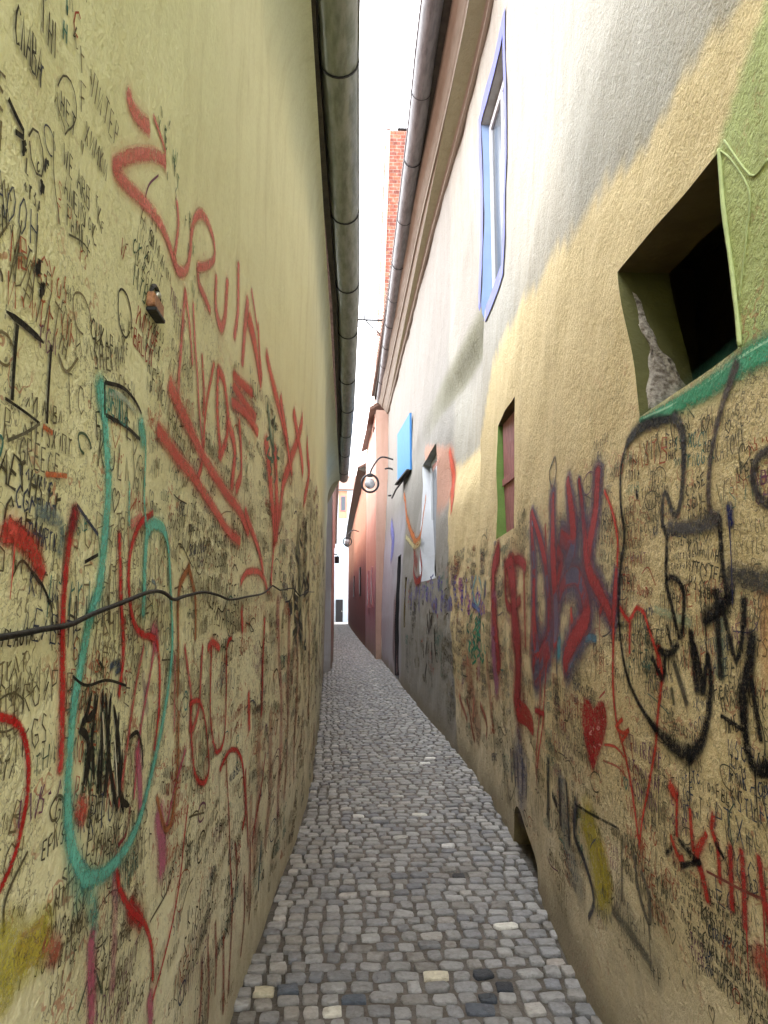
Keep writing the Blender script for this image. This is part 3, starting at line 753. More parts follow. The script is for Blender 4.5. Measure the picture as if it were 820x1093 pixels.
LBACK = -5.5
arrL = wall_arrays(ysL, zsL, XL, -1, [], left_colour)
xa, xb = float(XL(-2.6, 0, 0)), float(XL(18.0, 0, 0))
ext = []
ext.append(([(float(XL(-2.6, LTOP)), -2.6, LTOP), (float(XL(18, LTOP)), 18, LTOP), (LBACK, 18.0, LTOP), (LBACK, -2.6, LTOP)], (.3, .3, .2)))
for k in range(8):       # gable ends built as bands down to the ground following the wall's own edge
    z0, z1 = -.05 + k * .584, -.05 + (k+1) * .584
    ext.append(([(float(XL(18.0, z1)), 18.0, z1), (float(XL(18.0, z0)), 18.0, z0), (LBACK, 18.0, z0), (LBACK, 18.0, z1)], (.48, .42, .30)))
    ext.append(([(float(XL(-2.6, z0)), -2.6, z0), (float(XL(-2.6, z1)), -2.6, z1), (LBACK, -2.6, z1), (LBACK, -2.6, z0)], (.48, .44, .24)))
ext.append(([(LBACK, -2.6, -.05), (LBACK, -2.6, LTOP), (LBACK, 18.0, LTOP), (LBACK, 18.0, -.05)], (.5, .46, .26)))
build_wall('wall', -1, arrL, PL, M['left'], green, ext)
# eave: dark board, tile edge and roof slope, half round gutter on brackets
gy = list(np.arange(-2.6, 18.21, .4))
def gut_x(y): return float(np.interp(y, [-3, 2, 3.9, 7.3, 11.6, 15.9, 19], [-.075, -.075, -.07, -.015, -.025, -.085, -.125]))
def gut_z(y): return 4.70 + .012*math.sin(1.7*y)
MB().sweep([(gut_x(y) - .125, y, 4.70) for y in gy], [(-.035, -.075), (.012, -.075), (.016, .07), (-.035, .07)]).build('eave_board', M['eave'], green)
rp = MB()
n0 = 0
prof_roof = [(.03, .05), (.03, .075), (-5.6, 3.1), (-5.6, 3.05)]
rp.sweep([(gut_x(y) - .10, y, 4.71) for y in gy], prof_roof)
for i_, y in enumerate(np.arange(-2.5, 18.1, .19)):       # the tiles' rounded lower ends
    x_ = gut_x(y) - .08
    rp.tube([(x_ + .035, y, 4.775), (x_ - .8, y, 4.775 + .8*.54)], .045, 6)
rp.build('roof', M['tile'], green)
half = [(.110*math.cos(a), .110*math.sin(a)) for a in np.linspace(math.pi, 2*math.pi, 13)] 
inner = [(.103*math.cos(a), .103*math.sin(a)) for a in np.linspace(2*math.pi, math.pi, 13)]
bead = [(.110 + .010*math.cos(a), .004 + .012*math.sin(a)) for a in np.linspace(-1.6, 2.6, 5)]
gprof = half + bead + inner
g = MB(); g.sweep([(gut_x(y), y, gut_z(y)) for y in np.arange(-2.6, 18.21, .25)], gprof)
gut_l = g.build('gutter', M['gutter_l'], green, smooth=True)
def bracket_mesh(gx, y, gz, r, side):
    b = MB()
    pts = [(gx + (r + .004)*math.cos(a), y, gz + (r + .004)*math.sin(a)) for a in np.linspace(math.pi*.98, 2*math.pi + .25, 14)]
    pts = [(gx - .99*r - .001, y, gz + .05)] + pts if side < 0 else pts + [(gx + r, y, gz + .05)]
    return b.tube(pts, .0075, 5)
proto = None
for y in [1.2, 2.5, 3.95, 5.6, 6.9, 8.2, 9.9, 11.5, 13.2, 15.0, 17.0]:
    if proto is None:
        proto = bracket_mesh(gut_x(y), y, gut_z(y), .110, -1).build('gutter_bracket', M['iron'], gut_l); py0 = y
    else:
        c = proto.copy(); C.objects.link(c); c.parent = gut_l; c.location = (gut_x(y) - gut_x(py0), y - py0, gut_z(y) - gut_z(py0))
# ---- cable looped along the left wall
pts = catmull(np.array([(-40, 684), (0,678), (30,672), (62,667), (85,657), (115,645), (142,634), (158,631), (170,633), (183,640), (200,636), (217,632), (230,635), (243,640), (262,637), (278,633), (288,625), (296,630), (308,628), (318,636), (326,632), (334,632)], float), 4)
Q = resample(hit(pts[:, 0], pts[:, 1], -1), .03)
Xc = XL(Q[:, 0], Q[:, 1]) + .0105 + .0005*Q[:, 0]
cb = MB().tube([(Xc[i], Q[i, 0], Q[i, 1]) for i in range(len(Q))], [.0048 * (1 - .25*min(1, Q[i, 0]/6)) for i in range(len(Q))], 7).build('cable', M['cable'], smooth=True)
tag(cb, 'thin black cable sagging across the scribbled yellow-green wall', 'cable')
# ---- small rusty padlock-like fitting set in the left wall
y_, z_ = hit(163, 322, -1)[0]; x_ = float(XL(y_, z_))
lk = empty('wall_fitting', (x_, y_, z_), 'small rusty metal fitting like a padlock fixed high on the yellow-green wall', 'wall fitting')
MB().box(x_ - .004, x_ + .016, y_ - .042, y_ + .042, z_ - .026, z_ + .008, .004).build('body', M['rust'], lk)
MB().box(x_ - .003, x_ + .020, y_ - .040, y_ + .040, z_ - .036, z_ - .0265, .002).build('base', M['iron'], lk)
MB().tube([(x_ + .006, y_ + .034*math.cos(a), z_ + .006 + .028*math.sin(a)) for a in np.linspace(0, math.pi, 12)], .0048, 6).build('shackle', M['iron'], lk)
MB().ball((x_ + .010, y_, z_ + .014), .009, 8).build('rivet', M['steel'], lk, smooth=True)

# ---- right: long yellow and cream house
HOLES = dict(win=(1.79, 2.50, 2.185, 2.795), slit=(5.06, 5.95, 2.08, 3.05), blue=(5.96, 7.22, 4.46, 6.62), white=(10.3, 12.1, 1.92, 3.92), door=(15.6, 16.6, .04, 2.65), vent=(14.0, 14.35, 1.15, 2.1), hole=(4.22, 5.06, -.05, .29))
def warpR(U, W):
    (a, b, c, d) = HOLES['win']
    tgt = {(a, c): (1.74, 2.19), (b, c): (2.38, 2.18), (a, d): (1.84, 2.78), (b, d): (2.63, 2.81)}
    uu = np.clip((U - a)/(b - a), 0, 1); ww = np.clip((W - c)/(d - c), 0, 1)
    dy = dz = 0
    for (p, q), (ty, tz) in tgt.items():
        wt = (uu if p == b else 1 - uu) * (ww if q == d else 1 - ww)
        dy = dy + wt*(ty - p); dz = dz + wt*(tz - q)
    du = np.maximum(0, np.maximum(a - U, U - b)); dw = np.maximum(0, np.maximum(c - W, W - d))
    f = np.exp(-((du**2 + dw**2)/.30**2))
    # arched top of the cellar hole, pointed top of the doorway
    Y, Z = U + dy*f, W + dz*f
    for key, sh_, zc in (('white', .36, 1.92), ('slit', .16, 2.08)):
        (a, b, c, d) = HOLES[key]
        du = np.maximum(0, np.maximum(a - U, U - b)); dw = np.maximum(0, np.maximum(c - W, W - d))
        Y = Y + (sh_*(np.clip(W, c, d) - zc) - (.45 if key == 'white' else .08))*np.exp(-((du**2 + dw**2)/.40**2))
    (a, b, c, d) = HOLES['hole']
    ins = np.exp(-((np.maximum(0, np.maximum(a - U, U - b)))/.12)**2) * np.clip(1 - np.abs(W - d)/.30, 0, 1)
    Z = Z - .16*ins*np.clip((a + .55 - U)/.55, 0, 1)**1.3 - .10*ins*np.clip((U - b + .25)/.25, 0, 1)**2
    Z = np.maximum(Z, np.minimum(W, .05))
    return Y, Z
def right_colour(y, z):
    yel = (.71, .57, .32); ylow = (.71, .61, .42); cream = (.42, .385, .32); grey = (.32, .305, .285); white = (.25, .235, .21)
    n = len(y)
    zb = np.interp(y, [0, 1.6, 2.35, 3.8, 5.4, 6.4, 6.95, 8.4, 9.4], [3.06, 3.10, 3.16, 3.45, 3.72, 3.75, 3.15, 3.25, 3.3])
    c = mixc(yel, ylow, 1 - sstep(.25, 1.15, z + .18*wob(y, z)))
    up = sstep(-.03, .05, z - zb + .04*wob(2*y, 2*z) + .012*np.sin(31*y + 17*z))
    c = mixc(c, cream, up); c = mixc(c, (.29, .27, .235), up*sstep(4.2, 7.0, y)*sstep(3.2, 4.4, z))
    c = mixc(c, (.36, .345, .30), .6*up*sstep(.35, .8, .5 + .5*np.sin(2.1*y - 1.2*z)))
    # bare grey render further on, white plaster above
    ye = 7.97 + .385*np.clip(z, 0, 3.6); g = sstep(0, .05, y - ye)
    zg = np.interp(y, [9, 9.5, 12.5, 13, 18, 24], [3.3, 3.3, 3.2, 2.5, 2.3, 2.3])
    c = mixc(c, white, g)
    lower = g * (1 - sstep(-.12, .1, z - zg + .08*wob(y, z)))
    c = mixc(c, grey, lower)
    coral = ((y > ye) & (y < 12.0)).astype(float) * sstep(2.7, 2.95, z + .1*wob(y*2, z)) * (1 - sstep(0, .06, z - 3.56 - .22*(y - 9.3)))
    c = mixc(c, (.52, .27, .19), .85*coral)
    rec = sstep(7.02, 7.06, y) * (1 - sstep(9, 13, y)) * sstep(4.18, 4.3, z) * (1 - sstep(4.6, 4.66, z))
    c = mixc(c, (.20, .195, .12), .75*rec)  # shade on the underside above the recess, painted into the wall colour
    lil = sstep(14.8, 15.4, y) * (1 - sstep(3.0, 4.0, z)); c = mixc(c, (.48, .46, .56), .6*lil)
    viol = sstep(8.1, 8.7, y)*0
    mo = (1 - sstep(.0, .25, z + .1*wob(y, z))); c = mixc(c, (.20, .18, .13), .6*mo)
    # pale green paint on the near side of the small window
    gr = (1 - sstep(1.745, 1.80, y - .17*(z - 2.19))) * sstep(0, .02, z - 2.17 - .03*(1.75 - y)) * (1 - sstep(2.80, 2.86, z + .9*(y - 1.80)))
    c = mixc(c, (.44, .50, .20), gr)
    dens = (1 - sstep(1.95, 2.55, z + .2*wob(y, z, 1))) * (.35 + .65*sstep(.35, .9, z)) * (1 - .6*lower)
    dens = np.maximum(dens, .35*gr)
    dens = np.maximum(dens, .45*(z < 2.9)*(y > 2.5)*(y < 8.9)*(1 - sstep(2.3, 2.9, z)))
    return np.concatenate([c, dens[:, None]], 1)
yellow = empty('rendered_house', (1.4, 5, 0), 'long house on the right, cream above a graffiti covered coarse yellow lower wall', 'house')
yb = sorted(set([v for h in HOLES.values() for v in h[:2]] + [6.98, 7.03, 8.96, 9.0])); zb_ = sorted(set([v for h in HOLES.values() for v in h[2:]]))
ysR = merge(steps(-2.6, .8, lambda v: .12) + steps(.84, 22.0, lambda v: .032 if v < 3 else .032*(v/3)**1.05), yb)
zsR = merge(steps(-.05, 3.2, lambda v: .045) + steps(3.28, RTOP, lambda v: .09), zb_)
PR = Paint(1)
MAR = (.36, .055, .06); OUT = (.13, .17, .26); BLU = (.10, .10, .42)
scribbles(PR, 1.35, 2.4, .5, lambda y: 2.15, 210, .030, .048, .0034)
scribbles(PR, 2.3, 3.6, .35, lambda y: 2.1 + .15*math.sin(3*y), 210, .032, .055, .0042)
scribbles(PR, 3.4, 5.6, .3, lambda y: 2.1, 220, .036, .065, .0055)
scribbles(PR, 5.4, 9.0, .3, lambda y: 2.1, 260, .045, .09, .008)
scribbles(PR, 1.3, 1.74, 2.25, lambda y: 2.7, 8, .03, .05, .003)
scribbles(PR, 8.9, 14, .5, lambda y: 2.0, 60, .06, .12, .014)
def T(pts, w, col=BLK, soft=True, alpha=.93, taper=False): PR.px(pts, wide(w, 1.35 if soft else 1.15), col, soft, alpha, taper)
# faded areas
T([(626,872),(633,900),(645,960)], .13, (.50,.42,.05), alpha=.6); T([(640,905),(650,950)], .07, (.48,.38,.06), alpha=.5)
T([(600,830),(606,900),(620,950)], .10, (.28,.30,.30), alpha=.35); T([(552,800),(560,850)], .25, (.20,.19,.27), alpha=.5); T([(806,1020),(822,1040)], .05, (.42,.09,.06), alpha=.6); T([(660,960),(700,1040)], .08, (.30,.27,.20), alpha=.35)
T([(700,650),(735,665)], .02, (.40,.46,.30), alpha=.5); T([(765,660),(765,720)], .035, (.28,.34,.26), alpha=.5); T([(815,640),(822,720)], .05, (.60,.30,.12), alpha=.35)
T([(528,640),(527,700),(530,735)], .16, (.34,.12,.24), alpha=.65); T([(513,640),(512,720)], .10, (.34,.16,.22), alpha=.45); T([(500,700),(512,780)], .2, (.38,.16,.10), alpha=.4); T([(520,700),(524,760)], .10, (.36,.12,.08), alpha=.4)
# green band below the small window
T([(686,449),(715,437),(745,420),(775,401),(800,385),(828,369)], [.012,.030,.036,.040,.045], (.07,.33,.19), soft=True, alpha=1.0)
T([(690,446),(720,432),(755,409),(790,384),(826,363)], .006, (.30,.55,.38), soft=False)
# maroon letters with blue-grey outlines
LATER = []
def tag_letter(pts, w, fillc=MAR, ow=1.75, oc=OUT):
    w = wide(w, 1.02)
    T(pts, wide(w, ow), oc, alpha=.9); LATER.append((pts, w, fillc))
tag_letter([(533,588),(527,612),(528,660),(531,712)], .10, ow=1.15, oc=(.30,.05,.05)); tag_letter([(545,602),(549,650),(553,700),(552,752)], .13, ow=1.1, oc=(.30,.05,.05)); T([(542,602),(552,597),(563,605)], .05, MAR)
T([(541,600),(540,640),(546,650),(556,640)], .045, (.30,.04,.04)); T([(560,605),(562,690)], .05, (.40,.08,.06), alpha=.7)
tag_letter([(568,548),(571,600),(572,660),(575,700)], [.04,.07,.09]); tag_letter([(569,546),(577,575),(584,610),(587,650),(586,690)], [.03,.06,.07]); tag_letter([(572,716),(580,700),(587,688)], .10)
T([(582,560),(586,640)], .02, (.42,.08,.06)); tag_letter([(590,530),(592,600),(594,686)], .085); tag_letter([(607,512),(611,545),(612,580),(606,602)], [.04,.06,.07]); tag_letter([(600,574),(607,580),(613,588)], .06); T([(597,586),(600,600),(596,620)], .08, MAR)
tag_letter([(598,634),(606,617),(616,614),(624,630),(628,655),(622,672),(612,690),(606,708)], [.05,.06,.06,.07,.07]); T([(606,622),(613,620),(619,634)], .02, OUT); T([(636,682),(626,682),(608,716)], .02, (.10,.24,.34)); T([(599,684),(599,699)], .07, (.08,.28,.36)); T([(597,692),(598,718)], .02, (.12,.08,.09))
tag_letter([(637,502),(635,540),(631,570),(627,598)], [.05,.06,.07]); tag_letter([(618,512),(622,560),(629,604),(642,635),(654,662)], [.02,.035,.05,.05,.04]); tag_letter([(659,608),(657,640),(654,672)], [.02,.035,.02]); T([(635,505),(637,522)], .05, (.14,.12,.22), alpha=.9); T([(607,514),(609,524)], .035, (.20,.22,.34)); T([(569,548),(570,560)], .03, (.18,.24,.34))
T([(612,650),(614,664)], .02, RED); T([(642,648),(640,655)], .02, RED)
for a_ in LATER: T(a_[0], a_[1], a_[2], alpha=.97)
T([(592,488),(587,503),(588,517),(591,521),(594,505),(593,488)], .011, BLK, alpha=.85); T([(589,520),(590,530)], .02, (.5,.2,.2), alpha=.6)
T([(645,524),(655,545),(661,572),(660,604)], .013, (.50,.05,.03)); T([(662,648),(672,662),(681,648),(690,656)], .012, (.46,.04,.03)); T([(673,662),(672,697)], .012, (.46,.04,.03)); T([(690,657),(700,690),(706,718),(700,762),(697,800),(690,840),(684,870),(681,902)], .010, (.48,.05,.03), soft=True)
T([(655,665),(654,720),(657,770),(663,800),(672,850),(680,895)], .012, (.48,.06,.04)); T([(704,690),(702,720)], .012, (.50,.06,.04))
T([(663,768),(656,776),(664,783),(670,778),(662,790)], .010, (.55,.07,.04)); T([(645,795),(655,797),(663,808)], .007, (.50,.08,.05)); T([(644,812),(656,818),(665,830)], .006, (.45,.12,.08), alpha=.7)
PR.fill([(624,744),(630,748),(633,756),(639,749),(645,748),(648,768),(644,792),(637,815),(634,824),(628,802),(623,772)], (.36,.015,.02)); T([(640,745),(646,738)], .006, (.4,.05,.04)); 
for _ in range(14): 
    x_ = random.uniform(627, 643); y_ = random.uniform(757, 800); T([(x_, y_), (x_+2.5, y_+random.uniform(-4,4))], .005, (.60,.28,.25), soft=False)
PR.fill([(551,744),(560,750),(570,764),(572,786),(562,776),(553,768)], (.40,.03,.025)); T([(554,690),(552,745)], .05, (.38,.04,.03)); T([(577,700),(579,752),(577,800),(576,822)], .018, (.46,.08,.05)); T([(584,700),(583,770),(578,820)], .014, (.46,.06,.04)); T([(573,758),(584,762)], .02, (.40,.03,.03))
T([(570,650),(568,700)], .03, (.42,.10,.07), alpha=.6)
# black contour drawing
T([(722,447),(708,449),(692,454),(680,462),(671,474)], [.012,.026,.030,.024], BLK); T([(671,474),(665,498),(666,540),(669,570),(664,602),(661,640),(662,680),(668,720),(680,750),(698,780)], .0125, BLK); T([(690,768),(705,787),(720,800),(735,807)], [.012,.028,.034], BLK, alpha=.8); T([(735,806),(747,795),(754,770),(756,730),(752,700)], [.03,.018,.014], BLK)
T([(721,444),(730,460),(731,490),(728,530),(723,550),(718,545),(713,527),(709,530),(709,562)], [.024,.018,.014,.012], (.05,.045,.045), alpha=.9); T([(709,560),(714,575),(713,620),(718,650),(724,682),(729,650),(729,628),(721,616),(714,618)], .012, BLK)
T([(715,562),(740,563),(768,553)], .026, (.10,.09,.09), alpha=.85); T([(790,388),(773,430),(762,475),(757,520),(758,545),(765,556)], [.026,.016,.016,.020], (.08,.06,.055), alpha=.85); T([(768,552),(769,600),(773,632),(775,640)], .014, BLK); T([(778,634),(765,650),(749,662)], .028, BLK)
T([(826,478),(810,488),(804,512),(812,534),(826,541)], .016, (.06,.05,.05), alpha=.9); T([(775,612),(800,618),(826,622)], .034, (.07,.065,.06), alpha=.75)
T([(762,630),(764,680),(766,722)], .018, BLK, alpha=.9); T([(790,640),(790,672),(783,706),(775,680),(769,650)], [.022,.012,.014,.012], BLK); T([(800,678),(796,720),(791,740),(793,775),(800,810),(808,822),(826,820)], [.030,.034,.020,.026], BLK); T([(800,725),(808,768),(812,790)], .013, BLK)
T([(735,675),(738,710),(742,738)], .020, BLK); T([(738,690),(746,725),(748,740)], .018, BLK); T([(752,700),(748,736)], .014, BLK); T([(704,694),(714,698),(722,688)], .016, BLK); T([(697,702),(706,725)], .012, BLK); T([(712,668),(716,690)], .009, BLK); T([(710,700),(708,722)], .010, BLK); T([(718,708),(725,732),(731,752)], .014, (.07,.06,.04)); T([(715,735),(717,752)], .010, (.10,.09,.05)); T([(768,764),(790,778)], .008, BLK); T([(779,540),(779,560)], .020, (.02,.025,.10), alpha=.9); T([(682,523),(683,532)], .010, BLK)
word(PR, 'KATOVI', 766, 493, .052, (.07,.06,.045), .0036, 0, .62, .16)
# lower part: drips, blots, verses
T([(588,812),(587,872)], .030, (.05,.045,.04), alpha=.9); T([(598,832),(600,880)], .022, (.06,.055,.05)); T([(606,836),(609,900)], .022, (.05,.05,.05)); T([(592,848),(596,858)], .02, BLK); T([(617,856),(614,890),(622,915),(632,945),(635,965),(630,980)], [.028,.020,.018,.016], (.05,.05,.06)); T([(616,858),(630,868),(650,880),(658,885)], .007, BLK, alpha=.8)
T([(676,912),(681,950),(691,985),(692,955),(684,930)], .014, (.14,.12,.09), alpha=.85); T([(655,972),(672,995),(692,1028)], .022, (.13,.12,.09), alpha=.6); T([(661,900),(664,960)], .014, (.14,.12,.08), alpha=.7)
for x_ in (545, 549, 553, 558, 563): T([(x_, 800 + (x_-545)), (x_+1, 832 + (x_-545))], .035, (.10,.09,.12), alpha=.6)
T([(714,838),(722,850)], .024, (.46,.05,.03)); T([(723,846),(724,892)], .012, (.42,.04,.03)); T([(738,864),(742,908)], .012, (.42,.05,.03)); T([(717,893),(726,916),(731,916)], .014, (.45,.05,.03)); T([(755,890),(745,914),(750,930),(755,962)], [.012,.022,.014], (.42,.04,.03)); T([(762,870),(760,885),(766,905),(768,942)], [.014,.012,.012], (.40,.04,.03))
for a_, b_ in [((778,902),(780,970)),((790,908),(794,992)),((808,915),(812,962)),((811,950),(822,1000))]: T([a_, ((a_[0]+b_[0])/2, (a_[1]+b_[1])/2), b_], .014, (.40,.04,.035))
T([(711,912),(718,905)], .010, BLK); T([(726,896),(738,910),(748,922)], .010, BLK); T([(728,924),(749,920)], .010, BLK); T([(764,900),(772,916)], .008, BLK); T([(755,930),(790,950),(812,960)], .006, (.2,.05,.04), soft=False)
y0_, z0_ = hit(716, 922, 1)[0]
for r_ in range(9):
    u = random.uniform(0, .02)
    while u < .36 + .02*r_:
        if random.random() < .86: PR.local(y0_ - u - .012*r_, z0_ - .027*r_ + random.uniform(-.002,.002), glyph(), .016, (.06,.055,.04), .0032, -.03)
        u += .0165
for r_, (a_, b_) in enumerate([((716,570),(756,566)), ((716,585),(745,582)), ((718,598),(750,596)), ((718,608),(742,607))]):
    q0, q1 = hit([a_[0], b_[0]], [a_[1], b_[1]], 1); u = q0[0]
    while u > q1[0]: PR.local(u, q0[1], glyph(), .018, (.05,.045,.03), .0034); u -= .018
for _ in range(70):
    x_ = random.uniform(680, 815); y_ = random.uniform(850, 1085); y0_, z0_ = hit(x_, y_, 1)[0]
    if z0_ > .4: PR.local(y0_, z0_, glyph(), random.uniform(.02,.04), (.07,.065,.05), .0034)
# further on: blue and violet names, green tag, V in orange on the plaster
for q_ in range(85):
    x_ = 434 + 86*q_/85 + random.uniform(-2, 2); y_ = 636 + random.choice((-11, 0, 10)) + random.uniform(-3, 3); q0 = hit(x_, y_, 1)[0]
    if True: PR.local(q0[0], q0[1] - .06, glyph(), .017*q0[0], rot=random.uniform(-.3,.3), aspect=1.5, lw=.0034*q0[0], col= random.choice([(.12,.11,.34),(.15,.12,.36),(.20,.20,.40)] if x_ < 490 else [(.12,.11,.34),(.30,.10,.36),(.36,.12,.26)]))
for _ in range(34):
    x_ = random.gauss(509, 4); y_ = random.uniform(655, 705); T([(x_, y_-5), (x_+random.uniform(-3,3), y_), (x_+random.uniform(-2,2), y_+5)], .022, random.choice([(.03,.20,.11),(.02,.12,.07),(.03,.30,.20)]), soft=False)
T([(509,615),(506,632),(510,648),(514,630),(511,616)], .025, (.25,.42,.44)); T([(505,645),(513,652)], .03, (.12,.14,.34)); T([(519,622),(519,636)], .04, (.12,.14,.20))
for _ in range(12):
    x_ = random.uniform(456, 466); y_ = random.uniform(652, 730); T([(x_, y_-7), (x_+random.uniform(-2,2), y_+7)], .05, (.06,.05,.05), soft=False)
for pts in [[(500,745),(505,775),(508,790)], [(508,745),(507,770)], [(514,752),(520,775),(519,787)], [(492,742),(500,768)]]: T(pts, .04, (.38,.12,.08), alpha=.7)
ORG = (.55, .17, .05)
T([(432,528),(435,550),(440,570),(445,579),(450,570),(454,545),(456,530)], .09, ORG); T([(434,572),(443,584),(450,577)], .06, (.62,.55,.30), alpha=.8)
T([(443,590),(442,612),(446,621),(451,612),(450,588)], .08, (.36,.06,.05)); T([(442,590),(446,604)], .16, (.38,.10,.08), alpha=.6)
T([(480,481),(484,510),(483,546)], [.07,.12,.07], (.60,.10,.05)); T([(463,500),(470,490)], .06, (.55,.25,.18), alpha=.5)
T([(418,562),(421,580),(418,592)], .30, (.20,.22,.55), alpha=.8); T([(422,640),(421,700)], .35, (.26,.13,.14), alpha=.5); T([(424,700),(424,716)], .25, (.30,.16,.18), alpha=.5)

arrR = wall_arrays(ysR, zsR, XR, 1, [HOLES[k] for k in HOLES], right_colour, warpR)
loops = dict(zip(HOLES, arrR[3]))
RBACK = 7.5
ext = [([(1.15, -2.6, RTOP), (RBACK, -2.6, RTOP), (RBACK, 22, RTOP), (1.15, 22, RTOP)], (.3, .3, .2))]
for k in range(8):
    z0, z1 = -.05 + k*(RTOP + .05)/8, -.05 + (k+1)*(RTOP + .05)/8
    ext.append(([(float(XR(22.0, z0)), 22.0, z0), (float(XR(22.0, z1)), 22.0, z1), (RBACK, 22.0, z1), (RBACK, 22.0, z0)], (.62, .55, .45)))
    ext.append(([(float(XR(-2.6, z1)), -2.6, z1), (float(XR(-2.6, z0)), -2.6, z0), (RBACK, -2.6, z0), (RBACK, -2.6, z1)], (.55, .45, .25)))
ext.append(([(RBACK, -2.6, RTOP), (RBACK, -2.6, -.05), (RBACK, 22.0, -.05), (RBACK, 22.0, RTOP)], (.55, .45, .25)))
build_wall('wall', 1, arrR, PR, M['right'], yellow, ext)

def opening(key, name, depth, mats, back=None, back_depth=None, label=None):
    """reveals (each side its own material) as one frame-like part per side, returns the parent part"""
    L = loops[key]
    parts = {}
    root = None
    for side in ('far', 'near', 'top', 'bottom'):
        line = L[side]; V = []; F = []
        nrow = 5
        for r_ in range(nrow):
            for i, p in enumerate(line):
                V.append((p[0] + depth * r_/(nrow-1) + (0 if r_ in (0,) else .002*math.sin(7*i + 3*r_)), p[1], p[2]))
        n = len(line)
        for r_ in range(nrow - 1):
            for i in range(n - 1): F.append((r_*n + i, r_*n + i + 1, (r_+1)*n + i + 1, (r_+1)*n + i))
        parts[side] = (V, F)
    V, F, MI = [], [], []; mm = []
    for side in ('far', 'near', 'top', 'bottom'):
        m = mats.get(side, mats['all']); 
        if m not in mm: mm.append(m)
        b = len(V); V += parts[side][0]; F += [tuple(i + b for i in f) for f in parts[side][1]]; MI += [mm.index(m)] * len(parts[side][1])
    root = raw_mesh(name, V, F, mm, yellow, MI)
    if label: root['label'] = label
    return root, L
def sub(mb, name, mat, parent):          # sub-part, geometry kept in world coordinates
    return mb.build(name, mat, parent)
# small high window: olive reveal, chipped mortar, black inside
w, L = opening('win', 'window', .20, {'all': M['olive'], 'top': M['interior'], 'near': M['interior'], 'bottom': M['olive']}, label='small square hole with olive reveal and dark inside')
c0 = L['far'].mean(0)
MB().quad((1.7,1.3,1.9),(1.7,3.4,1.9),(1.7,3.4,3.2),(1.7,1.3,3.2)).quad((1.18,3.4,1.9),(1.7,3.4,1.9),(1.7,3.4,3.2),(1.18,3.4,3.2)).quad((1.18,1.3,1.9),(1.7,1.3,1.9),(1.7,1.3,3.2),(1.18,1.3,3.2)).quad((1.18,1.3,3.2),(1.7,1.3,3.2),(1.7,3.4,3.2),(1.18,3.4,3.2)).quad((1.18,1.3,1.9),(1.7,1.3,1.9),(1.7,3.4,1.9),(1.18,3.4,1.9)).build('inner_wall', M['interior'], w)
# chipped patch on the far reveal
V, F, n_ = [], [], 0
rim = catmull(np.array([(.045,.84),(.055,.70),(.050,.58),(.075,.46),(.060,.36),(.055,.26),(.035,.16),(.045,.03),(.12,.012),(.185,.03),(.19,.16),(.165,.25),(.15,.36),(.11,.44),(.10,.55),(.075,.66),(.07,.80),(.045,.84)], float), .02)
fb, ft = L['far'][0], L['far'][-1]
def far_pt(dx, h, off): 
    p = fb + (ft - fb) * h; return (p[0] + dx, p[1] - off, p[2])
cen = rim.mean(0); K = 6
for i, (dx, h) in enumerate(rim):
    for r_ in range(K):
        f_ = 1 - r_/(K-1)*.98; jj = random.uniform(.94, 1.06) if r_ < K-1 else 1
        V.append(far_pt(cen[0] + (dx - cen[0])*f_*jj, cen[1] + (h - cen[1])*f_*jj, .0015 + (.004 if r_ > 0 else 0) + .004*math.sin(60*dx*f_ + 9*h)*(r_ > 0)))
for i in range(len(rim) - 1):
    for r_ in range(K - 1): F.append((i*K + r_, (i+1)*K + r_, (i+1)*K + r_ + 1, i*K + r_ + 1))
raw_mesh('exposed_mortar', V, F, M['chipped'], w)
# slit window with green reveal and dark red board
w, L = opening('slit', 'window', .30, {'all': M['interior'], 'far': M['green_jamb'], 'bottom': M['olive']}, label='narrow window with a green reveal and dark red shutter board')
xw = float(XR(5.9, 2.6))
sub(MB().box(xw + .06, xw + .095, 5.06, 5.94, 2.085, 3.045, .004), 'shutter', M['maroon'], w)
sub(MB().box(xw + .045, xw + .06, 5.07, 5.93, 2.52, 2.58, .003), 'rail', M['maroon'], w)
sub(MB().box(xw - .03, xw + .06, 5.02, 5.97, 2.03, 2.078, .01), 'sill', M['chipped'], w)
# blue-framed upper window
w, L = opening('blue', 'window', .17, {'all': M['blue_jamb'], 'far': M['blue_jamb'], 'top': M['grey_soffit'], 'near': M['blue_paint'], 'bottom': M['blue_paint']}, label='tall upper window bordered in violet blue paint')
b = MB()
ya, yc, za, zc_ = HOLES['blue']
def band(y0, y1, z0, z1, nseg):
    ys_ = np.linspace(y0, y1, nseg); zs_ = np.linspace(z0, z1, nseg)
    for i in range(nseg - 1):
        for j in range(nseg - 1):
            b.quad(*[(float(XR(yy, zz)) - .012, yy, zz) for yy, zz in ((ys_[i], zs_[j]), (ys_[i], zs_[j+1]), (ys_[i+1], zs_[j+1]), (ys_[i+1], zs_[j]))])
band(ya - .13, ya - .002, za - .16, zc_ + .16, 8); band(yc + .002, yc + .14, za - .16, zc_ + .16, 8); band(ya - .001, yc + .001, zc_ + .003, zc_ + .16, 8); band(ya - .001, yc + .001, za - .16, za - .003, 8)
b.build('painted_border', M['blue_paint'], w)
xw = float(XR(6.6, 5.5))
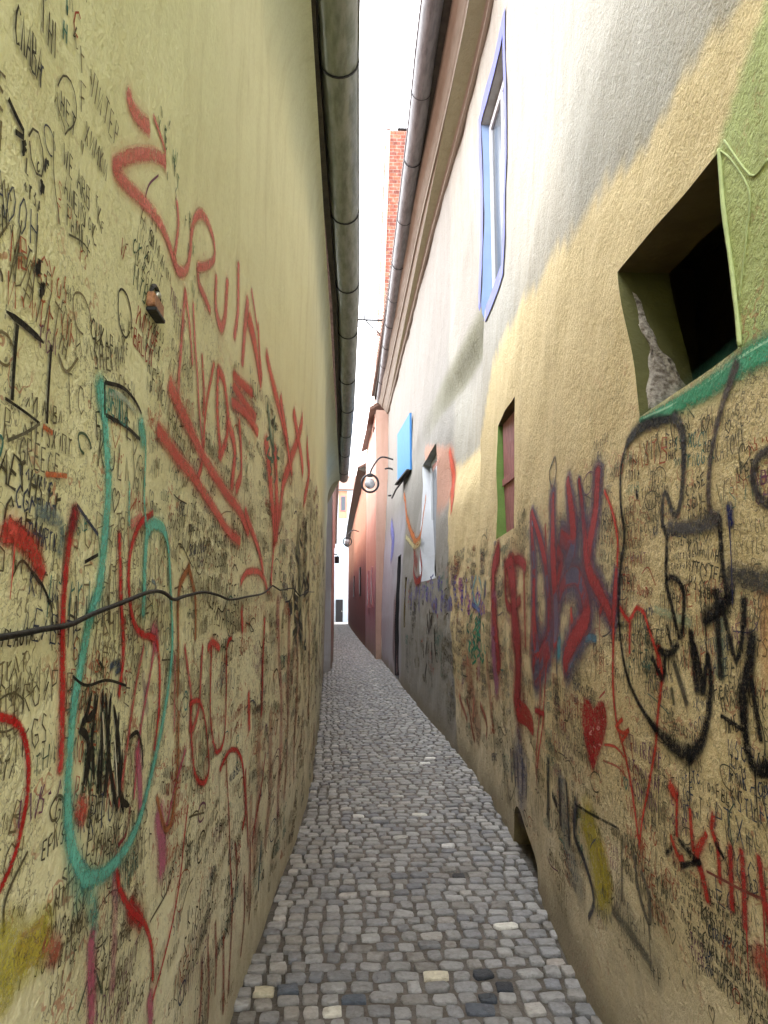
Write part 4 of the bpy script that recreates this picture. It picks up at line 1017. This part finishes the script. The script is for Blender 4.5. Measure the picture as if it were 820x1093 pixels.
fr = sub(MB().box(xw + .08, xw + .13, ya + .005, ya + .07, za + .03, zc_ - .03, .006).box(xw + .08, xw + .13, yc - .07, yc - .005, za + .03, zc_ - .03, .006).box(xw + .08, xw + .13, ya + .075, yc - .075, za + .03, za + .10, .006).box(xw + .08, xw + .13, ya + .075, yc - .075, zc_ - .10, zc_ - .03, .006).box(xw + .08, xw + .13, (ya+yc)/2 - .03, (ya+yc)/2 + .03, za + .105, zc_ - .105, .006), 'frame', M['white_frame'], w)
sub(MB().box(xw + .105, xw + .110, ya + .02, yc - .02, za + .05, zc_ - .05), 'pane', M['glass'], w)
# white window further on
w, L = opening('white', 'window', .24, {'all': M['white_frame'], 'top': M['grey_soffit'], 'near': M['grey_soffit'], 'bottom': M['black_door']}, label='window with white reveals in the grey render')
xw = float(XR(11.2, 2.9)); ya, yc, za, zc_ = HOLES['white']
sub(MB().box(xw + .17, xw + .22, ya + .01, ya + .08, za + .02, zc_ - .02, .006).box(xw + .17, xw + .22, yc - .08, yc - .01, za + .02, zc_ - .02, .006).box(xw + .17, xw + .22, ya + .085, yc - .085, za + .02, za + .09, .006).box(xw + .17, xw + .22, ya + .085, yc - .085, zc_ - .09, zc_ - .02, .006).box(xw + .17, xw + .22, (ya+yc)/2 - .03, (ya+yc)/2 + .03, za + .095, zc_ - .095, .006), 'frame', M['white_frame'], w)
sub(MB().box(xw + .195, xw + .20, ya + .02, yc - .02, za + .03, zc_ - .03), 'pane', M['glass'], w)
sub(MB().box(xw - .05, xw + .10, ya - .04, yc + .04, za - .08, za - .004, .008), 'sill', M['maroon'], w)
# doorway, slot and cellar hole
w, L = opening('door', 'door', .30, {'all': M['black_door'], 'far': M['black_door']}, label='black doorway beyond the blue shutter')
xw = float(XR(16.1, 1.2)); sub(MB().box(xw + .18, xw + .22, 15.62, 16.58, .04, 2.62, .006).box(xw + .165, xw + .18, 15.75, 16.45, 1.4, 2.4, .004).box(xw + .165, xw + .18, 15.75, 16.45, .25, 1.2, .004), 'door_leaf', M['black_door'], w)
sub(MB().ball((xw + .15, 15.75, 1.05), .028, 6), 'handle', M['steel'], w)
w, L = opening('vent', 'window', .25, {'all': M['interior']}, label='narrow black slot window'); xw = float(XR(14.2, 1.6)); sub(MB().box(xw + .22, xw + .24, 13.98, 14.37, 1.13, 2.12), 'shutter', M['black_door'], w)
w, L = opening('hole', 'cellar_vent', .42, {'all': M['interior']}, label='low dark arched cellar hole at the foot of the wall'); xw = float(XR(4.6, .1)); MB().box(xw + .40, xw + .42, 4.2, 5.1, -.05, .35).build('dark_board', M['interior'], w)
# raised rim of pale green render round the near edge of the small window
b = MB(); near = L = loops['win']['near']; pts = [(p[0] - .004, p[1] - .018, p[2]) for p in near]
b.tube([pts[0]] + pts[1:], [.005 + .002*random.random() for _ in pts], 7)
pp = catmull(np.array([(770,160),(786,172),(806,205),(802,250),(796,290),(792,320)], float), 6); q = hit(pp[:, 0], pp[:, 1], 1); b.tube([(float(XR(a_, c_)) - .001, a_, c_) for a_, c_ in q], .0028, 6)
pp = catmull(np.array([(776,150),(800,180),(812,188),(826,170)], float), 6); q = hit(pp[:, 0], pp[:, 1], 1); b.tube([(float(XR(a_, c_)) - .001, a_, c_) for a_, c_ in q], .0032, 6)
b.build('render_ridge', simple('pale_green_render', (.40, .46, .21), .85, 20, .4), yellow, smooth=True)

# cornice, eave board, roof and gutter of the right house
cy_ = list(np.arange(-2.6, 22.01, .35))
cpath = [(float(XR(y, RTOP, 0)), y, RTOP) for y in cy_]
cprof = [(.06, -.02), (-.02, -.06), (-.05, -.055), (-.055, -.01), (-.075, 0), (-.19, .16), (-.215, .155), (-.22, .20), (-.235, .21), (-.34, .33), (-.35, .40), (.06, .42)]
MB().sweep(cpath, cprof).build('cornice', M['cornice'], yellow)
MB().sweep(cpath, [(-.44, .385), (-.351, .385), (-.351, .47), (-.44, .47)]).build('eave_board', M['eave'], yellow)
rp = MB(); rp.sweep([(p[0], p[1], p[2]) for p in cpath], [(-.50, .472), (-.50, .50), (6.2, 3.9), (6.2, 3.87)])
for y in np.arange(-2.5, 22, .2): x0 = float(XR(y, RTOP, 0)) - .5; rp.tube([(x0 - .02, y, 7.905), (x0 + .8, y, 7.905 + .8*.507)], .05, 6)
rp.build('roof', M['tile'], yellow)
def gxr(y): return float(np.interp(y, [-3, 7.6, 9.1, 11, 16, 22.5], [.83, .85, .875, .885, .92, .95]))
g = MB(); rg = .115
gp = [(x*rg/.110, z*rg/.110) for x, z in half] + [(x, z) for x, z in [(rg+.012, -.004), (rg+.014, .010), (rg, .016), (rg-.008, .006)]] + [(x*rg/.110*.985, z*rg/.110*.985) for x, z in inner]
gp = [(-x, z) for x, z in gp]
g.sweep([(gxr(y), y, 7.80 + .01*math.sin(2*y)) for y in np.arange(-2.6, 22.3, .25)], gp)
gut_r = g.build('gutter', M['gutter_r'], yellow, smooth=True)
proto = None
for y in [3.2, 4.9, 6.2, 8.3, 9.7, 11.3, 12.9, 14.4, 15.8, 17.2, 18.6, 20.0, 21.4]:
    if proto is None: proto = bracket_mesh(gxr(y), y, 7.80, rg, 1).build('gutter_bracket', M['iron'], gut_r); py0 = y
    else:
        c = proto.copy(); C.objects.link(c); c.parent = gut_r; c.location = (gxr(y) - gxr(py0), y - py0, 0)

# ---- blue shutters hung outside the cream wall
sh = empty('blue_shutter', (1.2, 15.0, 4.3), 'sky blue wooden shutter standing off the cream wall beyond the blue framed window', 'shutter')
def blade(y0, y1, x0, x1, z0, z1, th):
    b = MB(); d = Vector((x1 - x0, y1 - y0, 0)).normalized(); n = Vector((-d.y, d.x, 0)) * th
    a = [(x0, y0), (x1, y1), (x1 + n.x, y1 + n.y), (x0 + n.x, y0 + n.y)]
    b.V = [(p[0], p[1], z0) for p in a] + [(p[0], p[1], z1) for p in a]
    b.F = [(0, 3, 2, 1), (4, 5, 6, 7), (0, 1, 5, 4), (1, 2, 6, 5), (2, 3, 7, 6), (3, 0, 4, 7)]
    return b
x1s, x2s = 1.25, 1.13
blade(14.3, 16.2, x1s, x2s, 4.22, 5.36, .04).build('leaf', M['shutter'], sh)
blade(14.35, 16.15, x1s - .02, x2s - .02, 4.30, 4.38, .018).build('rail', M['shutter'], sh)
blade(14.35, 16.15, x1s - .02, x2s - .02, 5.18, 5.26, .018).build('rail', M['shutter'], sh)
blade(14.35, 16.15, x1s - .004, x2s - .004, 4.205, 4.235, .10).build('lower_edge', M['eave'], sh)
MB().tube([(1.20, 15.0, 4.215), (1.06, 16.2, 4.12), (1.0, 16.7, 4.0)], .018, 6).build('stay', M['iron'], sh)
MB().box(1.12, 1.27, 16.0, 16.1, 5.0, 5.12, .01).build('hinge', M['iron'], sh); MB().box(1.12, 1.27, 16.0, 16.1, 4.5, 4.6, .01).build('hinge', M['iron'], sh)

# ================================================================== HOUSES FURTHER DOWN THE ALLEY
def far_wall(name, pts, z0, z1, thick, colour_bands, parent, mat=None, holes=()):
    """upright wall following plan points (x, y), bands of colour by height"""
    P = []
    for i in range(len(pts) - 1):
        n = max(2, int(abs(pts[i+1][1] - pts[i][1]) / .6) + 1)
        for t_ in np.arange(n)/n: P.append((pts[i][0] + (pts[i+1][0] - pts[i][0])*t_, pts[i][1] + (pts[i+1][1] - pts[i][1])*t_))
    P.append(pts[-1]); zs = np.arange(z0, z1 + .05, .22); zs[-1] = z1
    V, F, Cc = [], [], []
    for (x, y) in P:
        for z in zs:
            V.append((x + .015*math.sin(3*y + z), y, z))
            zz = z + .12*math.sin(2.3*y + 1.1*z) + .06*math.sin(6*y)
            c = np.array([np.interp(zz, [b[0] for b in colour_bands], [b[1][k] for b in colour_bands]) for k in range(3)])
            Cc.append((*c, .5 if z < 2 else 0))
    m = len(zs)
    for i in range(len(P) - 1):
        for j in range(m - 1): F.append((i*m + j, (i+1)*m + j, (i+1)*m + j + 1, i*m + j + 1))
    # back and ends
    b = len(V); c = (*colour_bands[-1][1], 0)
    for (x, y) in (P[0], P[-1]):
        V += [(x, y, z0), (x, y, z1), (x + thick, y, z0), (x + thick, y, z1)]; Cc += [c]*4
    F += [(b, b+1, b+3, b+2), (b+4, b+6, b+7, b+5), (b+2, b+3, b+7, b+6), (b+1, b+5, b+7, b+3)]
    return raw_mesh(name, V, F, mat or M['far'], parent, col=Cc)
def tiled_roof(pts, z, rise, width, side, parent, lip=.28):
    r_ = MB(); path = []
    for i in range(len(pts) - 1):
        for t_ in np.arange(6)/6: path.append((pts[i][0] + (pts[i+1][0] - pts[i][0])*t_, pts[i][1] + (pts[i+1][1] - pts[i][1])*t_, z))
    path.append((pts[-1][0], pts[-1][1], z))
    r_.sweep(path, [(-side*lip, -.10), (-side*lip, .0), (side*width, rise), (side*width, rise - .1)])
    return r_.build('roof', M['tile'], parent)
# pink house behind the end of the yellow one
pk = empty('pink_house', (1.6, 25, 0), 'narrow salmon pink house with violet base just past the grey wall, brick chimney above', 'house')
PKP = [(.84, 22.03), (.80, 25), (.70, 28.4)]
far_wall('wall', PKP, -.05, 7.5, 5.5, [(0, (.30,.22,.20)), (1.2, (.36,.20,.26)), (2.4, (.46,.22,.26)), (2.9, (.48,.24,.18)), (5.5, (.50,.25,.18)), (6.4, (.55,.44,.38)), (7.5, (.46,.30,.24))], pk)
tiled_roof(PKP, 7.6, 3.0, 5.6, 1, pk, .20)
for (yy, zz, hh) in [(24.0, 2.1, 1.3), (26.4, 2.1, 1.3)]:
    x_ = float(np.interp(yy, [22, 25, 28.4], [.84, .80, .70])); wv = MB().box(x_ - .05, x_ + .02, yy - .4, yy + .4, zz - .6, zz + .7, .01).build('window', M['maroon'], pk); MB().box(x_ - .055, x_ - .051, yy - .3, yy + .3, zz - .5, zz + .6).build('pane', M['glass'], wv)
ch = MB()
n0 = 8; zz0, zz1 = 7.2, 17.4
xs0, xs1 = (.80, 1.19), (1.83, 1.92)
for i in range(n0 + 1):
    f_ = i/n0; z = zz0 + (zz1 - zz0)*f_; a_ = xs0[0] + (xs0[1]-xs0[0])*f_; b_ = 1.95 
    ch.V += [(a_, 23.0, z), (b_, 23.0, z), (b_, 24.2, z), (a_, 24.2, z)]
for i in range(n0):
    for k in range(4): ch.F.append((i*4 + k, i*4 + (k+1) % 4, (i+1)*4 + (k+1) % 4, (i+1)*4 + k))
ch.F.append((n0*4, n0*4+1, n0*4+2, n0*4+3))
chim = ch.build('chimney', M['brick'], pk)
V = [(.78, 23.3, 7.2), (1.19, 23.3, 16.9), (1.19, 24.1, 16.9), (.78, 24.1, 7.2)]
b = MB(); pr = .055
for i in range(9):
    f0 = i/9; f1 = (i+1)/9; b.quad((.80 + .41*f0, 23.0 - .02, 7.2 + 10.2*f0), (.98 + .36*f0, 22.98, 7.2 + 10.2*f0), (.98 + .36*f1, 22.98, 7.2 + 10.2*f1), (.80 + .41*f1, 22.98, 7.2 + 10.2*f1))
    b.quad((.80 + .41*f0, 22.98, 7.2 + 10.2*f0), (.80 + .41*f1, 22.98, 7.2 + 10.2*f1), (.82 + .41*f1, 24.2, 7.2 + 10.2*f1), (.82 + .41*f0, 24.2, 7.2 + 10.2*f0))
b.build('plaster_strip', simple('pink_plaster', (.62, .36, .28), .9, 3, .5, (.75, .6, .6), .01, 12), chim)
MB().box(1.58, 1.98, 22.95, 24.25, 17.403, 17.50, .03).build('cap', M['black_door'], chim)
MB().tube([(1.31, 23.4, 17.3), (1.31, 23.4, 17.6)], [.05, .045], 8).ball((1.31, 23.4, 17.66), .09, 6).build('flue', M['iron'], chim, smooth=True)
# orange-pink house with maroon base and dark eave
mh = empty('maroon_house', (1.3, 40, 0), 'salmon house with dark maroon lower wall and low dark eave far down the alley', 'house')
MHP = [(.70, 28.45), (.62, 32), (.46, 40), (.28, 50), (.06, 66)]
far_wall('wall', MHP, -.05, 6.9, 5.5, [(0, (.16,.06,.06)), (2.2, (.17,.055,.06)), (3.2, (.22,.08,.075)), (4.0, (.42,.18,.11)), (5.6, (.44,.20,.12)), (6.9, (.40,.22,.15))], mh)
tiled_roof(MHP, 6.95, 3.2, 5.6, 1, mh, .34)
MB().sweep([(x, y, 6.9) for x, y in MHP], [(-.30, -.06), (-.02, -.16), (-.02, .02), (-.34, .02)]).build('eave_board', M['eave'], mh)
for yy in (34, 44):
    x_ = float(np.interp(yy, [p[1] for p in MHP], [p[0] for p in MHP])); wv = MB().box(x_ - .04, x_ + .02, yy - .6, yy + .6, 2.0, 3.3, .01).build('window', M['black_door'], mh); MB().box(x_ - .045, x_ - .041, yy - .5, yy + .5, 2.1, 3.2).build('pane', M['glass'], wv)
# rose house past the end of the green one
rh = empty('rose_house', (-1.2, 28, 0), 'narrow rose pink house just past the end of the yellow-green house', 'house')
RHP = [(-.40, 18.25), (-.42, 22), (-.60, 32), (-.80, 44)]
far_wall('wall', RHP, -.05, 5.2, -4.5, [(0, (.26,.18,.15)), (1.4, (.46,.24,.19)), (3.0, (.62,.28,.24)), (4.2, (.62,.38,.36)), (5.2, (.60,.58,.60))], rh)
tiled_roof(RHP, 5.3, 2.4, 4.5, -1, rh, .14)
MB().sweep([(x, y, 5.2) for x, y in RHP], [(-.05, -.22), (.05, -.22), (.06, .0), (-.05, .0)]).build('fascia', M['white_frame'], rh)
# pale house that closes the view
wh = empty('white_house', (-.6, 72, 0), 'pale white house closing the far end of the alley', 'house')
far_wall('wall', [(-1.05, 44.3), (-1.30, 58), (-1.5, 74)], -.05, 9.5, -4, [(0, (.36,.38,.39)), (3, (.44,.49,.53)), (6.5, (.48,.50,.52)), (9.5, (.48,.48,.48))], wh)
b = MB().box(-1.5, 2.6, 74.03, 78, -.05, 13.2); b.build('end_wall', simple('pale_blue_white_render', (.38, .44, .48), .85, 1.5, .35, (.8, .85, .9), .01, 8), wh)
r_ = MB(); r_.V = [(-1.8, 73.6, 13.2), (2.9, 73.6, 13.2), (2.9, 78.4, 13.2), (-1.8, 78.4, 13.2), (-1.8, 76, 15), (2.9, 76, 15)]; r_.F = [(0, 1, 5, 4), (3, 4, 5, 2), (0, 4, 3), (1, 2, 5), (0, 3, 2, 1)]; r_.build('roof', M['tile'], wh)
MB().box(-.95, -.10, 73.96, 74.02, 10.3, 13.1, .02).build('panel', simple('orange_plaster', (.36, .18, .11), .85, 2, .4), wh)
wv = MB().box(-.75, -.25, 73.90, 73.95, 11.0, 12.6, .02).build('window', M['maroon'], wh); MB().box(-.70, -.30, 73.86, 73.89, 11.1, 12.5).build('pane', M['glass'], wv)
dv = MB().box(-1.15, -.45, 73.94, 74.02, 0, 2.2, .02).build('door', M['black_door'], wh); MB().ball((-.55, 73.90, 1.05), .05, 6).build('handle', M['steel'], dv)

# ================================================================== LAMPS AND BRACKETS
def world_at(px_, py_, d):
    v = ray(px_, py_); return EYE + v * d
def wall_lamp(px_, py_, d, r, arm_to, label, ring=True):
    p = world_at(px_, py_, d)
    L_ = empty('wall_lamp', tuple(p), label, 'street lamp', 'ring shaped lamps on brackets along the alley')
    x, y, z = p
    MB().tube([(x + r*math.cos(a), y, z + r*math.sin(a)*1.05) for a in np.linspace(0, 2*math.pi, 25)[:-1]], r*.13, 6, closed=True).build('ring', M['iron'], L_, smooth=True)
    MB().ball((x, y, z - r*.05), r*.62, 8, (1, .8, 1)).build('globe', M['milk'], L_, smooth=True)
    ax, az = arm_to
    arm = [(x, y, z + r*1.05), (x + (ax-x)*.1, y, z + r*1.9), (x + (ax-x)*.45, y, z + (az-z)*.75 + r), (ax, y, az)]
    MB().tube(catmull(np.array(arm)[:, [0, 2]], .03) @ np.array([[1, 0, 0], [0, 0, 1]]) + np.array([0, y, 0]), r*.10, 6).build('arm', M['iron'], L_, smooth=True)
    MB().box(x - r*.35, x + r*.35, y - r*.35, y + r*.35, z + r*.80, z + r*1.15, r*.06).build('cap', M['iron'], L_)
    return L_
L1 = wall_lamp(395, 516, 20, .23, (1.26, 5.55), 'large round lamp on a scroll arm hanging from the wall before the pink house')
s_ = [(.80 + .30 + .31*math.cos(a), 19.95, 4.92 + .38*math.sin(a)) for a in np.linspace(1.9, -1.6, 22)]
MB().tube(s_, .024, 6).build('scroll', M['iron'], L1, smooth=True)
L2 = wall_lamp(371, 578, 36, .20, (.58, 5.15), 'small lamp hanging before the salmon house with the maroon base')
# iron bracket spanning from gutter to gutter
br_ = empty('iron_bracket', (.5, 16.2, 7.75), 'black iron bracket reaching across the gap of sky between the gutters', 'bracket')
a0, a1 = world_at(374, 341, 16.2), world_at(410, 342, 16.2)
MB().tube([tuple(a0), tuple(a1 + np.array([.1, 0, 0]))], .028, 6).build('bar', M['iron'], br_)
MB().tube([tuple(world_at(391, 343, 16.2)), tuple(world_at(406, 357, 16.2))], .020, 6).build('brace', M['iron'], br_)
MB().tube([tuple(world_at(380, 347, 16.2)), tuple(world_at(407, 359, 16.2))], .011, 6).build('rod', M['iron'], br_)
MB().tube([tuple(world_at(389, 336, 16.2)), tuple(world_at(389, 341, 16.2))], .020, 6).build('pin', M['iron'], br_)
# lantern low on the left at the far end
p = world_at(360, 597, 30)
la = empty('wall_lantern', tuple(p), 'small dark lantern low on the left wall near the far white house', 'lantern')
MB().box(p[0]-.10, p[0]+.08, p[1]-.1, p[1]+.1, p[2]-.16, p[2]+.12, .02).build('housing', M['iron'], la); MB().tube([(p[0]-.6, p[1], p[2]+.2), (p[0], p[1], p[2]+.2), (p[0], p[1], p[2]+.1)], .02, 6).build('arm', M['iron'], la)
